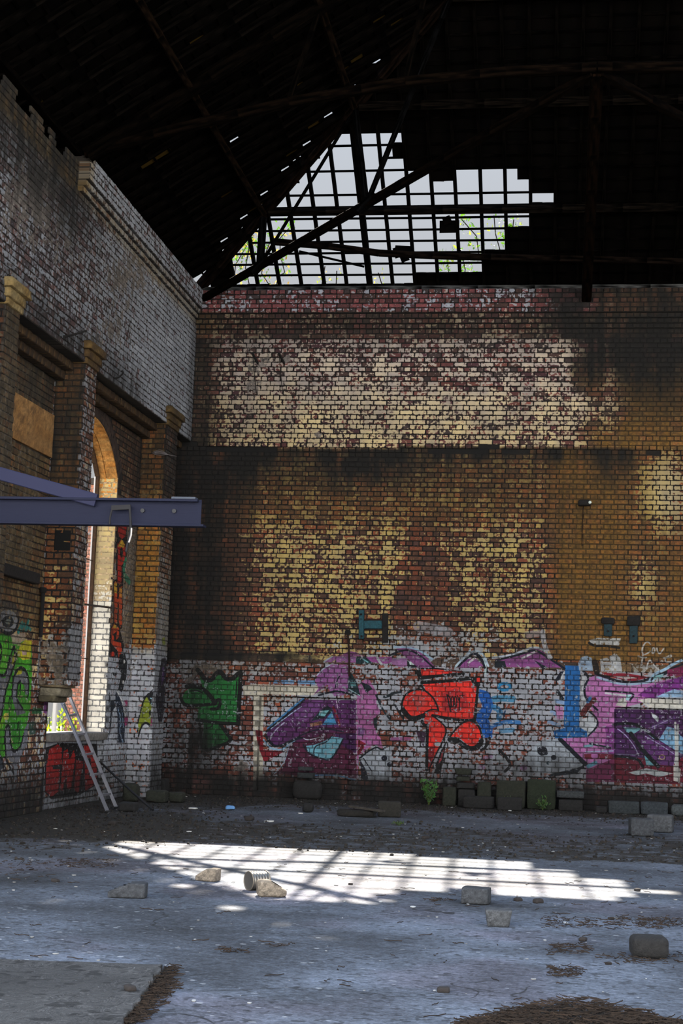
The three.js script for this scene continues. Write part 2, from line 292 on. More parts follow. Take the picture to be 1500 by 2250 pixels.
  p.fill('#b9c3ce', 1150, 1320, 1330, 1180, 1400, 1240, 1500, 1190, 1500, 1570, 1250, 1570); p.line(NAVY, 16, 1150, 1330, 1320, 1185, 1395, 1250, 1450, 1190); p.line(NAVY, 10, 1190, 1330, 1280, 1470); p.fill('#161b2c', 1150, 1340, 1220, 1460, 1250, 1580, 1170, 1560);
  p.dot(NAVY, 1420, 1330, 32); p.dot(NAVY, 1475, 1400, 26); p.line('#14242c', 18, 1330, 640, 1400, 800, 1480, 900); p.fill('#1a2e34', 1300, 890, 1340, 880, 1340, 990, 1310, 1000); p.line('#16262c', 30, 1420, 660, 1500, 630);
  p.ring('#8d8a80', 6, 588, 240, 38, 30); p.line('#8d8a80', 5, 550, 240, 626, 240); p.line('#8d8a80', 5, 588, 205, 588, 275);
  p.fill('#6f9fd0', 210, 470, 430, 470, 430, 515, 200, 510); p.fill('#6f9fd0', 470, 475, 660, 475, 660, 520, 465, 515);
  // green piece with a jagged top
  p = pens(x, map, 360, 1400, 5, 2, 0.12, 0);
  p.fill('#1c7a31', 390, 430, 470, 490, 520, 480, 600, 405, 640, 440, 690, 480, 760, 470, 820, 430, 830, 470, 800, 935, 600, 940, 700, 1080, 720, 1140, 520, 1215, 420, 1230, 440, 950, 370, 890, 380, 780, 210, 750, 190, 690, 230, 600, 290, 560, 430, 570);
  p.line('#0a0c0b', 48, 370, 360, 400, 390, 450, 470, 520, 480, 570, 400, 620, 370, 650, 420, 700, 470, 770, 450, 810, 400, 850, 390); p.line('#0a0c0b', 44, 845, 400, 830, 620, 815, 955); p.line('#0a0c0b', 34, 360, 910, 560, 940, 800, 950);
  p.line('#0a0c0b', 44, 250, 540, 350, 530, 450, 580, 520, 660, 560, 730); p.line('#0a0c0b', 34, 190, 680, 210, 740, 300, 760, 430, 745, 540, 735); p.line('#0a0c0b', 34, 560, 720, 600, 670, 625, 720, 590, 790, 520, 790);
  p.line('#0a0c0b', 36, 620, 960, 700, 1070, 750, 1140, 600, 1200, 480, 1240); p.line('#0a0c0b', 26, 390, 950, 410, 1100, 415, 1230); p.line('#0a0c0b', 12, 460, 1000, 530, 990, 530, 940); p.line('#0a0c0b', 16, 290, 590, 360, 580, 420, 610); p.line('#0a0c0b', 14, 800, 490, 790, 660);
  // red piece
  p = pens(x, map, 860, 1440, 5, 2, 0.12, 0);
  p.fill('#0c0a0c', 300, 138, 500, 138, 810, 178, 800, 215, 560, 235, 310, 272, 262, 190); p.fill(RED, 318, 155, 500, 155, 790, 183, 560, 205, 330, 226);
  p.fill('#a06aa0', 0, 35, 170, 30, 170, 120, 90, 130, 0, 95); p.fill('#101820', 170, 60, 330, 60, 440, 100, 480, 135, 330, 130, 180, 140); p.fill('#b9c9c6', 190, 65, 270, 65, 400, 110, 200, 105);
  p.line('#b4cfe0', 18, 700, 130, 790, 30, 860, -60); p.fill('#93588f', 730, 140, 830, 60, 900, 45, 960, 140); p.line(NAVY, 24, 940, 0, 1030, 100, 1040, 180); p.line('#bcd9dc', 18, 960, -10, 1040, 90, 1030, 200);
  p.fill('#1559b4', 965, 370, 1060, 400, 1100, 470, 1120, 560, 1060, 700, 1110, 800, 1105, 905, 1000, 905, 985, 800, 920, 700, 940, 640, 1000, 560, 955, 450);
  p.line('rgba(40,130,180,.75)', 70, 1130, 480, 1200, 470, 1330, 480); p.line('rgba(36,120,180,.8)', 60, 1120, 570, 1200, 600, 1180, 690); p.line('rgba(30,110,190,.8)', 46, 1100, 780, 1250, 720, 1400, 740); p.ring('#1d83bd', 34, 1240, 345, 66, 36); p.line('rgba(40,130,190,.6)', 50, 1200, 830, 1330, 820); p.fill('#123a63', 1215, 660, 1265, 560, 1240, 680);
  p.fill(RED, 345, 310, 870, 280, 900, 340, 935, 345, 905, 705, 770, 712, 440, 655, 615, 810, 545, 950, 430, 1245, 390, 1250, 405, 760, 360, 745, 360, 640, 430, 590, 510, 600, 470, 490, 370, 380);
  p.fill(RED, 650, 895, 720, 790, 800, 730, 890, 720, 960, 790, 985, 880, 970, 960, 920, 1000, 840, 990, 740, 900, 680, 895);
  p.fill(RED, 118, 540, 140, 450, 220, 385, 320, 370, 420, 430, 480, 520, 510, 600, 430, 590, 350, 640, 260, 690, 170, 640);
  p.fill('rgba(120,20,40,.45)', 560, 420, 700, 360, 820, 420, 840, 560, 700, 640, 560, 600); p.fill('rgba(190,90,90,.6)', 220, 430, 330, 420, 380, 520, 300, 600, 250, 560); p.fill('rgba(90,10,20,.7)', 400, 1000, 480, 1000, 430, 1240, 395, 1240);
  p.line('#0c0a0c', 52, 125, 600, 190, 690, 250, 700, 345, 665); p.line('#0c0a0c', 18, 110, 600, 115, 500, 150, 430, 230, 380, 330, 368, 430, 430, 490, 520, 515, 605); p.line('#0c0a0c', 16, 510, 602, 430, 585, 350, 645);
  p.line('#0c0a0c', 34, 330, 300, 600, 285, 900, 250, 960, 245); p.line('#0c0a0c', 46, 895, 260, 910, 320, 950, 320); p.line('#0c0a0c', 28, 950, 330, 930, 520, 910, 720); p.line('#0c0a0c', 20, 320, 330, 365, 385);
  p.line('#0c0a0c', 30, 910, 712, 780, 715, 600, 690, 450, 660); p.line('#0c0a0c', 16, 450, 662, 540, 730, 615, 812, 560, 950, 480, 1100, 410, 1255); p.line('#0c0a0c', 32, 395, 770, 388, 1000, 385, 1260); p.line('#0c0a0c', 30, 335, 720, 345, 765, 400, 765);
  p.line('#0c0a0c', 52, 640, 925, 710, 925, 780, 985, 860, 1030, 950, 1010, 985, 940); p.line('#0c0a0c', 18, 640, 895, 720, 785, 800, 725, 890, 715, 970, 790, 992, 900); p.line('#0c0a0c', 28, 1075, 910, 1045, 1000, 985, 1045);
  p.fill('#0c0a0c', 600, 940, 575, 1100, 540, 1290, 470, 1295, 480, 1210, 545, 1040); p.fill('#a33038', 575, 1030, 550, 1150, 510, 1200, 545, 1080);
  p.fill('#0c0a0c', 915, 232, 990, 232, 990, 300, 915, 300); p.fill(RED, 935, 246, 970, 246, 972, 292, 935, 292);
  p.line('#0c0a0c', 30, 1185, 1040, 1335, 1190, 1245, 1275); p.fill('#aeb8bf', 1160, 1060, 1290, 1190, 1150, 1175);
  p.line('#0b0b0d', 13, 608, 432, 650, 618); p.line('#0b0b0d', 12, 606, 432, 645, 450, 655, 560, 640, 600); p.ring('#0b0b0d', 10, 668, 510, 14, 58); p.ring('#0b0b0d', 10, 702, 512, 14, 60); p.line('#0b0b0d', 10, 722, 440, 738, 520, 752, 440, 742, 600); p.line('#0b0b0d', 8, 660, 595, 690, 583, 720, 598); p.line('#0b0b0d', 8, 745, 440, 800, 438);
  p.dot('#b8c0c6', 505, 975, 34, 26); p.dot('#13161c', 70, 1008, 15); p.line('#1a1d24', 20, 35, 540, 70, 610, 125, 690); p.line('#182228', 26, 0, 420, 100, 400); p.line('rgba(150,70,130,.8)', 34, 0, 920, 200, 915); p.fill('#3c2238', 265, 820, 330, 1020, 300, 900, 350, 1010, 380, 850);
  p.line('rgba(150,100,150,.6)', 40, 1010, 1130, 1090, 1110); p.dot('rgba(150,90,150,.7)', 1450, 1235, 40, 30); p.dot('rgba(150,90,150,.6)', 990, 1230, 40, 26);
  // pink and blue piece on the right, over the second walled-up opening
  p = pens(x, map, 1200, 1400, 5, 2, 0.12, 0);
  p.fill('#b7c1cc', 0, 1120, 150, 1120, 430, 1385, 330, 1440, 60, 1500, -130, 1490, -230, 1330, -120, 1180);
  p.fill('#c073b4', 440, 470, 560, 400, 700, 470, 900, 520, 1100, 515, 1300, 470, 1500, 440, 1520, 540, 1160, 690, 900, 760, 745, 790, 745, 1580, 440, 1580, 430, 1400, 160, 1115, 445, 1100, 560, 1000, 560, 900, 470, 760, 410, 600);
  p.fill('#8d3f8f', 640, 980, 745, 960, 745, 1300, 620, 1260, 660, 1100); p.fill('#7c1d4f', 440, 1460, 745, 1330, 745, 1590, 430, 1590); p.fill('#7d2a86', 1130, 540, 1520, 420, 1520, 560, 1180, 680, 1000, 640);
  p.fill('#76152c', 415, 1285, 560, 1280, 740, 1290, 740, 1340, 420, 1340); p.dot('#b969ad', 530, 1300, 40);
  p.fill('#c9ccd0', 380, 400, 460, 450, 410, 560, 430, 690, 500, 790, 370, 790); p.fill('#c6cbd0', 370, 900, 520, 870, 560, 930, 540, 1030, 450, 1080, 360, 1000);
  p.line(NAVY, 22, 400, 370, 480, 430, 415, 540, 420, 650, 470, 720, 560, 800); p.line(NAVY, 16, 470, 820, 560, 880, 565, 980, 460, 1085);
  p.line(NAVY, 44, 150, 1120, 250, 1220, 350, 1320, 430, 1395); p.fill('#0e1522', 430, 1400, 330, 1500, 60, 1530, -60, 1560, 60, 1500, 330, 1440); p.dot('#12141f', 80, 1322, 30, 28); p.dot('#1d3944', 20, 1382, 20); p.dot('#12141f', -45, 1250, 55, 50); p.dot('#12141f', -5, 1275, 20);
  p.fill(NAVY, 90, 480, 150, 380, 200, 370, 130, 480); p.line('#cfd3d6', 16, 150, 480, 195, 385); p.line('#8fb0dc', 44, 110, 700, 190, 720); p.line('#8fb0dc', 40, 60, 820, 160, 880); p.line('#8fb0dc', 40, 30, 930, 140, 970); p.fill('#c27fb4', 90, 750, 185, 770, 185, 900, 120, 920); p.line('#0f1620', 30, 130, 600, 180, 680);
  p.fill('#1661a8', 205, 310, 372, 315, 365, 640, 360, 990, 445, 1035, 450, 1100, 95, 1112, 78, 1030, 190, 1000, 200, 640);
  p.fill('#8e1226', 600, 392, 900, 400, 1130, 440, 960, 485, 760, 450); p.fill('#d8c3c0', 720, 425, 900, 430, 1000, 450, 860, 462);
  p.line(NAVY, 26, 540, 400, 650, 440, 780, 485, 930, 500, 1080, 480, 1170, 440, 1310, 400, 1520, 360); p.line('#a8c6e2', 24, 560, 440, 660, 475, 800, 515, 940, 520, 1100, 500, 1180, 470);
  p.line('#9cc0dc', 30, 1140, 470, 1180, 400, 1300, 360, 1380, 300, 1520, 240); p.line(NAVY, 20, 1150, 470, 1200, 420, 1310, 390, 1400, 330, 1520, 290); p.fill('#7fb3b8', 1170, 430, 1290, 400, 1270, 450, 1180, 470); p.fill('#7a1f4b', 1330, 360, 1520, 310, 1520, 420, 1320, 430);
  p.line('#dadde2', 20, 650, 615, 760, 630, 870, 640); p.line(NAVY, 18, 650, 590, 800, 600, 980, 620, 920, 690); p.fill('#9fd2d6', 880, 630, 940, 630, 900, 700, 870, 690);
  p.fill('#d0cfc6', 760, 750, 800, 680, 860, 660, 885, 720, 870, 770); p.fill('#d3d0c4', 1000, 690, 1130, 670, 1500, 690, 1520, 790, 1130, 775, 1060, 720); p.fill('#8fb4d6', 1190, 660, 1400, 570, 1520, 600, 1520, 660);
  p.line('#70a6b4', 26, 420, 1200, 500, 1190); p.line('#0f1722', 20, 480, 1170, 700, 1215); p.line('#aeb6dc', 14, 430, 1260, 730, 1250); p.line('#5ea7bf', 40, 460, 1420, 540, 1380);
  p.fill('#41194f', 745, 788, 1520, 805, 1520, 1330, 745, 1330); p.fill('#6a1026', 745, 1320, 1100, 1330, 1400, 1400, 1520, 1300, 1520, 1620, 745, 1600); p.fill('#5b2a6a', 960, 1090, 1180, 1100, 1420, 1260, 1400, 1420, 1220, 1400);
  p.fill('#76b3bd', 850, 990, 1060, 1000, 950, 1070, 880, 1040); p.fill('#79abd0', 1240, 1130, 1330, 980, 1400, 1000, 1520, 1120, 1520, 1300, 1400, 1230); p.fill('#8fc0d0', 1100, 1050, 1220, 1110, 1180, 1120); p.fill('#6ab0bd', 1080, 1300, 1230, 1420, 1100, 1410);
  p.line('#0b0d16', 30, 750, 960, 900, 940, 1020, 970, 1140, 1060, 1220, 1120); p.line('#0b0d16', 44, 930, 1060, 1010, 1180, 1130, 1320, 1230, 1420); p.line('#a79cc8', 10, 785, 1010, 850, 1050, 960, 1180, 1020, 1300, 900, 1290, 760, 1285); p.line('#a79cc8', 10, 1090, 1090, 1240, 1170, 1400, 1280); p.line('#5e3a78', 40, 1130, 1010, 1260, 950, 1400, 890); p.line('#b7a9d0', 8, 1140, 1000, 1390, 890); p.line('#0b0d16', 30, 760, 1310, 1000, 1320, 1060, 1420);
  p.fill('#b9c2c4', 900, 1490, 1100, 1440, 1300, 1480, 1400, 1500, 1240, 1540, 1100, 1500, 1000, 1520); p.fill('#b9c2c4', 1150, 820, 1240, 880, 1230, 940, 1170, 880); p.line('#c9cbc4', 22, 1420, 940, 1430, 1200, 1425, 1560); p.line('#c9cbc4', 16, 1450, 960, 1445, 1400, 1460, 1600); p.fill('#bfbeb6', 1400, 1400, 1480, 1450, 1470, 1600, 1400, 1580); p.ring('#b29a74', 10, 1275, 1320, 30, 24);
  p.line('#5a1a1a', 60, 400, 840, 450, 760, 520, 690); p.line('#2a6aa8', 34, 455, 710, 480, 670);
  p.fill('#c4c6c6', 470, 30, 560, 5, 820, 10, 800, 90, 640, 85, 500, 90); p.line('#0d0c0c', 26, 470, 60, 520, 100, 640, 90, 800, 115); p.fill('#9fb7d0', 350, 285, 380, 220, 440, 202, 500, 225, 510, 370, 360, 370); p.fill('#b9bcbe', 590, 240, 680, 220, 760, 170, 815, 230, 832, 385, 600, 380); p.line('rgba(12,10,10,.85)', 60, 530, 270, 555, 380);
  for (const w of [[1145, 75, 1120, 40, 1080, 65, 1050, 130, 1060, 190, 1100, 185, 1140, 155], [1165, 140, 1160, 180, 1190, 170, 1195, 120, 1170, 115, 1165, 140], [1215, 120, 1235, 205, 1290, 125], [1290, 225, 1350, 220, 1380, 215, 1370, 190, 1310, 225, 1310, 275, 1370, 270], [1010, 205, 1060, 225, 1100, 220], [1065, 175, 1055, 240, 1045, 305], [1100, 350, 1120, 260, 1150, 250, 1160, 275], [1180, 300, 1210, 340, 1240, 360]]) p.line('#c3c2c0', 16, ...w);
  // peaks over the ledge
  p = pens(x, map, 930, 1300, 2.632, 2, 0.09, 0);
  p.fill('#8a4686', 410, 390, 560, 360, 640, 325, 700, 350, 760, 405, 815, 440, 420, 436); p.line('#c7d3e2', 13, 400, 382, 500, 370, 570, 345, 630, 320, 690, 330, 740, 380); p.line(NAVY, 12, 420, 396, 570, 362, 640, 330, 720, 380, 815, 445); p.line('#d8d4dc', 12, 570, 385, 640, 350); p.fill('#101820', 412, 400, 470, 400, 480, 440, 412, 440); p.fill(NAVY, 640, 395, 720, 440, 690, 450);
  p.fill('#8a4686', 195, 432, 250, 390, 300, 385, 350, 432); p.line('#bcd0e0', 12, 190, 430, 240, 370, 285, 342, 340, 350, 375, 430); p.line(NAVY, 12, 205, 432, 250, 380, 290, 355, 330, 370, 355, 440); p.line('#e6e2e2', 12, 262, 410, 295, 385);
  p.line('rgba(190,192,198,.9)', 26, 690, 230, 690, 290, 730, 380); p.line('rgba(190,192,198,.6)', 40, 600, 250, 660, 240); p.line('rgba(185,187,195,.75)', 60, -30, 200, 60, 215, 140, 235); p.line('rgba(185,190,200,.5)', 60, -110, 290, 0, 330);
  p.fill('#8b4a86', -160, 330, -60, 320, 20, 380, 70, 440, -30, 440); p.line('#9cc0dc', 10, -170, 320, -90, 318, -10, 345, 50, 390); p.line(NAVY, 10, -200, 370, -120, 330, -40, 350, 60, 440);
}
const zoneBack = (X, y) => {  // so: soot, plus plain darkening at the left edge and upper right
  const [u, v] = proj(X, y, 0.05);
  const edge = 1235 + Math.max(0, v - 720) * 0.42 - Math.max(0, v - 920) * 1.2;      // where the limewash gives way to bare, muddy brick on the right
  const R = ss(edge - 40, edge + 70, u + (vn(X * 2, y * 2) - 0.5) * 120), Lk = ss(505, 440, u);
  let cr, ti, mud = 0, so = 0, w = 0, pl = 0;
  if (v < 690) { cr = 0.12; ti = 0.1; w = 0.34 - 0.3 * ss(1150, 1290, u); so = 0.12 + 0.55 * ss(1120, 1260, u); mud = 0.5 * ss(1290, 1330, u); }
  else if (v < 742) { cr = 0.3; ti = 0.2; so = 0.42 + 0.5 * ss(1150, 1300, u); mud = 0.12 + 0.35 * R + 0.4 * blob(u, v, 450, 710, 40, 40); }
  else if (v < 984) {
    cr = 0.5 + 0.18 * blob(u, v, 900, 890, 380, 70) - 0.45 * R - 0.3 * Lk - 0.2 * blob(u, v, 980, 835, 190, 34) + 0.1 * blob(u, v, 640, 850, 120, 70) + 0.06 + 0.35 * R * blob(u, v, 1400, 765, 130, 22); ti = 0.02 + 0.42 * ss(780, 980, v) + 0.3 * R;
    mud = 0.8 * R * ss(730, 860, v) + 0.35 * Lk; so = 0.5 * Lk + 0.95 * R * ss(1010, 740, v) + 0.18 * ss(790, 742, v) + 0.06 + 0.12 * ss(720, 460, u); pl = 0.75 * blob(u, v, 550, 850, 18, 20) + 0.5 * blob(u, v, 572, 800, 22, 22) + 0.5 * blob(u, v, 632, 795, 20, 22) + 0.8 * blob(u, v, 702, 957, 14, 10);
  } else if (v < 1452) {
    const col = Math.max(blob(u, 0, 640, 0, 75, 1), blob(u, 0, 760, 0, 60, 1), blob(u, 0, 850, 0, 28, 1), 0.85 * blob(u, 0, 1085, 0, 110, 1)), mid = ss(1110, 1200, v);
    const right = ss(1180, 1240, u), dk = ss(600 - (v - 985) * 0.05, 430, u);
    cr = 0.36 + 0.26 * col * mid - 0.06 * mid * (1 - col) - 0.5 * dk - 0.42 * right + 1.15 * right * blob(u, v, 1460, 1080, 70, 95) + 0.9 * blob(u, v, 1415, 1285, 42, 75) + 0.6 * blob(u, v, 1460, 1390, 60, 40) - 0.2 * blob(u, v, 940, 1330, 90, 130);  // limewash patch at far right, thickened to carry light from the right openings
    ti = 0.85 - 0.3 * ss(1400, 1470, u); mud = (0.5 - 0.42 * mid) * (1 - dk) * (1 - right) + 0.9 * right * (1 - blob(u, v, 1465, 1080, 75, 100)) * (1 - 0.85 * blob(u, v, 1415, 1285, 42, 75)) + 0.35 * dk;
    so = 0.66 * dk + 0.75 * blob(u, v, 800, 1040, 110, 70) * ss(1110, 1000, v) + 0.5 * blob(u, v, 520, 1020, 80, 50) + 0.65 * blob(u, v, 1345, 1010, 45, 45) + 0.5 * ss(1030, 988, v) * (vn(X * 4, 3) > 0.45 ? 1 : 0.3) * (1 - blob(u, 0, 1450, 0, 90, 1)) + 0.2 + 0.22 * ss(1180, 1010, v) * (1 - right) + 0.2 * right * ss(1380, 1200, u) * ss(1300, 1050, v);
    w = 0.55 * ss(1340, 1420, v) * blob(u, 0, 960, 0, 170, 1) + 0.2 * ss(1380, 1440, v) * ss(1100, 900, u) * ss(700, 760, u); if (v > 1432) so += 0.45 * ss(720, 640, u);
  } else if (v < 1481 && y > 2.32) { cr = 0.1; ti = 0.5; mud = 0.45 * ss(760, 680, u) + 0.3 * ss(1250, 1300, u); so = 0.42 * ss(760, 690, u) + 0.08; w = 0.25 * ss(760, 820, u); }
  else {
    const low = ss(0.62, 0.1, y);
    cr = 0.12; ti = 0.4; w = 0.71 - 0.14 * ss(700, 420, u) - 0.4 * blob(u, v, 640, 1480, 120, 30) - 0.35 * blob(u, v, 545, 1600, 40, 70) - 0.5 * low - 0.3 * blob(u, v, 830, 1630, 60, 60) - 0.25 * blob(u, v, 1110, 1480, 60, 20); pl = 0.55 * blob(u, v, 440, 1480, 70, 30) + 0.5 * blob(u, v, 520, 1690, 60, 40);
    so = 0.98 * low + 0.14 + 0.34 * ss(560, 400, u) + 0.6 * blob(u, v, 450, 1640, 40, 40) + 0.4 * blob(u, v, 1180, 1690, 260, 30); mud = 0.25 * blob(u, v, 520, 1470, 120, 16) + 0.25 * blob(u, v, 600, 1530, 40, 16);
  }
  return [cr, clamp(ti), clamp(mud), clamp(so), w, pl];
};
const PAL = { up: [[92, 52, 50], [80, 56, 50], [66, 52, 50], [104, 60, 52], [74, 44, 48]], mid: [[118, 62, 44], [98, 58, 44], [88, 58, 48], [128, 66, 44], [78, 52, 48], [102, 66, 50]], low: [[120, 62, 46], [104, 58, 48], [96, 62, 52], [84, 50, 48]] };
const ledgeRects = []; for (let x = -0.44; x < 9.2; x += 0.46) ledgeRects.push({ s0: x, s1: x + 0.455, y0: 2.332, y1: 2.47, r: rnd(), q: rnd() });
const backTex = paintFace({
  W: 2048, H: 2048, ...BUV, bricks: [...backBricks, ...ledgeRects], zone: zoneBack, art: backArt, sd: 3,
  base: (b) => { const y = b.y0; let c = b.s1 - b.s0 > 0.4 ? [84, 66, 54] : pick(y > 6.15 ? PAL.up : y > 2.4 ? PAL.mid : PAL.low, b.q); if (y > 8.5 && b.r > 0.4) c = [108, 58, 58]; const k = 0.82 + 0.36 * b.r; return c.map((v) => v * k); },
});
backTex.wrapS = THREE.ClampToEdgeWrapping;
const brickMat = (map, uv) => new THREE.MeshStandardMaterial({ map, roughness: 0.92, bumpMap: grain([uv.sw * 2.2, uv.sh * 2.2]), bumpScale: 0.006 });
const backMat = brickMat(backTex, BUV);
// the stretch of the same wall beyond the frame
const BUV2 = { s0: 9.15, sw: 5.4, y0: 0, sh: 9.2 }, nearB = backBricks.filter((b) => b.s1 < 9.19), farB = backBricks.filter((b) => b.s1 >= 9.19);
const backMat2 = brickMat(paintFace({ W: 1024, H: 1536, ...BUV2, bricks: farB, zone: (X, y) => zoneBack(y > 2.4 ? 8.4 + (X - 9.1) * 0.05 : 5.6, y), sd: 5, base: (b) => pick(b.y0 > 6.15 ? PAL.up : b.y0 > 2.4 ? PAL.mid : PAL.low, b.q).map((v) => v * (0.82 + 0.36 * b.r)) }), BUV2);
{
  const w = structure('wall_back');
  const core = (x0, y0, x1, y1, z) => planarUV(box(x0, y0, -0.55, x1, y1, z - 0.012), 0, 1, BUV);
  const cores = [];
  // plinth round the two walled-up openings
  cores.push(core(-0.9, -0.3, 1.46, 2.34, 0.12), core(3.15, -0.3, 7.55, 2.34, 0.12), core(9.3, -0.3, XEND, 2.34, 0.12), core(1.46, 1.77, 3.15, 2.34, 0.12), core(7.55, 1.74, 9.3, 2.34, 0.12), core(1.46, -0.3, 3.15, 0.1, 0.12), core(7.55, -0.3, 9.3, 0.45, 0.12), core(1.46, 0.1, 3.15, 1.77, 0.02), core(7.55, 0.45, 9.3, 1.74, 0.02));
  cores.push(core(-0.9, 2.42, XEND, 6.14, 0.05), core(-0.9, 6.14, XEND, 6.24, 0.0), core(-0.9, 6.24, XEND, 8.32, 0), core(-0.9, 8.32, XEND, 8.4, 0.035), core(-0.9, 8.4, XEND, 8.487, 0.07), core(-0.9, 8.487, XEND, 8.573, 0.11), core(-0.9, 8.573, XEND, 9.0, 0.155));
  mesh('mortar', merged(cores), backMat, w);
  // weathered sloping ledge over the plinth, laid in lengths
  for (let x = -0.44, n = 0; x < XEND; n++) {
    const L = rr(0.42, 0.5), s = new THREE.Shape(); s.moveTo(-0.1, 2.335); s.lineTo(0.13, 2.335); s.lineTo(0.135, 2.40); s.lineTo(0.115, 2.425); s.lineTo(0.03, 2.465); s.lineTo(-0.1, 2.465);
    const len = Math.min(L, XEND - x) - 0.005, g = planarUV(new THREE.ExtrudeGeometry(s, { depth: len, bevelEnabled: false }).rotateY(-Math.PI / 2).translate(x + len, 0, rr(-0.004, 0.004)), 0, 1, BUV);
    mesh('ledge_block', g, backMat, w); x += L;
  }
  buildBricks(w, [{ bricks: nearB, frame: bFrame, uv: BUV, mat: backMat }, { bricks: farB, frame: bFrame, uv: BUV2, mat: backMat2 }], 300);
}

// ------------------------------------------------------------------ left wall: upper face, two piers, recessed bays, arched window
const LUV = { s0: -0.5, sw: 11, y0: 0, sh: 9.2 };
const XR = -0.42, LEND = 13.5;                                    // face of the recessed bays, near end of the wall
const lFrame = (x) => ({ O: [x, 0, 0], S: [0, 0, 1], Y: [0, 1, 0], N: [1, 0, 0], flip: true });
const P3 = [1.0, 1.76], P2 = [5.75, 6.31], P1 = [8.95, 9.45], P0 = [12.2, 12.8];
const WIN = { z0: 3.03, z1: 5.79, sill: 1.07, cz: 4.41, cy: 4.16, R: 1.67 };
const inWin = (z, y, m = 0) => z > WIN.z0 - m && z < WIN.z1 + m && y > WIN.sill && (y < 5.05 || Math.hypot(z - WIN.cz, y - WIN.cy) < WIN.R + m);
const upB = [], recB = [], pierB = [], underB = [];
{
  lay(upB, -0.02, LEND, 72, 98, { p: 0 });
  lay(upB, -0.02, 6.95, 98, 99, { p: 0.04 }); lay(upB, -0.02, 6.95, 99, 100, { p: 0.085 }); lay(upB, -0.02, 6.95, 100, 101, { p: 0.125 }); lay(upB, -0.02, 6.95, 101, 104, { p: 0.13 });
  lay(upB, 6.95, LEND, 98, 103, { p: -0.03, skip: (s, y) => y > 8.75 && vn(s * 3, 5) > 0.55 });
  const pier = (s) => [P3, P2, P1, P0].some((q) => s > q[0] && s < q[1]);
  lay(recB, -0.4, LEND, 0, 69, { p: 0, skip: (s, y, a, b) => (pier(s) && !(s > P2[0] && s < P2[1] && y < 1.8)) || inWin(s, y, y > 5.0 ? 0.26 : 0.004) || inWin(a + 0.02, y) || inWin(b - 0.02, y) || (s > 6.31 && s < 8.95 && y > 4.86 && y < 5.47) || (s > 3.03 && s < 5.8 && y < 1.1) });
  lay(underB, 3.03, 5.79, 0, 11, { p: 0 });
  lay(pierB, ...P3, 0, 72, { p: 0 }); lay(pierB, ...P2, 20, 72, { p: 0 }); lay(pierB, ...P1, 0, 72, { p: 0 }); lay(pierB, ...P0, 0, 72, { p: 0 });
  for (const b of recB) b.hide = () => (b.s0 < 1.0) || (b.s1 > P2[1] - 0.4 && b.s0 < P2[1] && b.y0 > 1.75) || (b.s0 > 5.2 && b.s0 < 5.75 && b.y0 > 1.75);
}
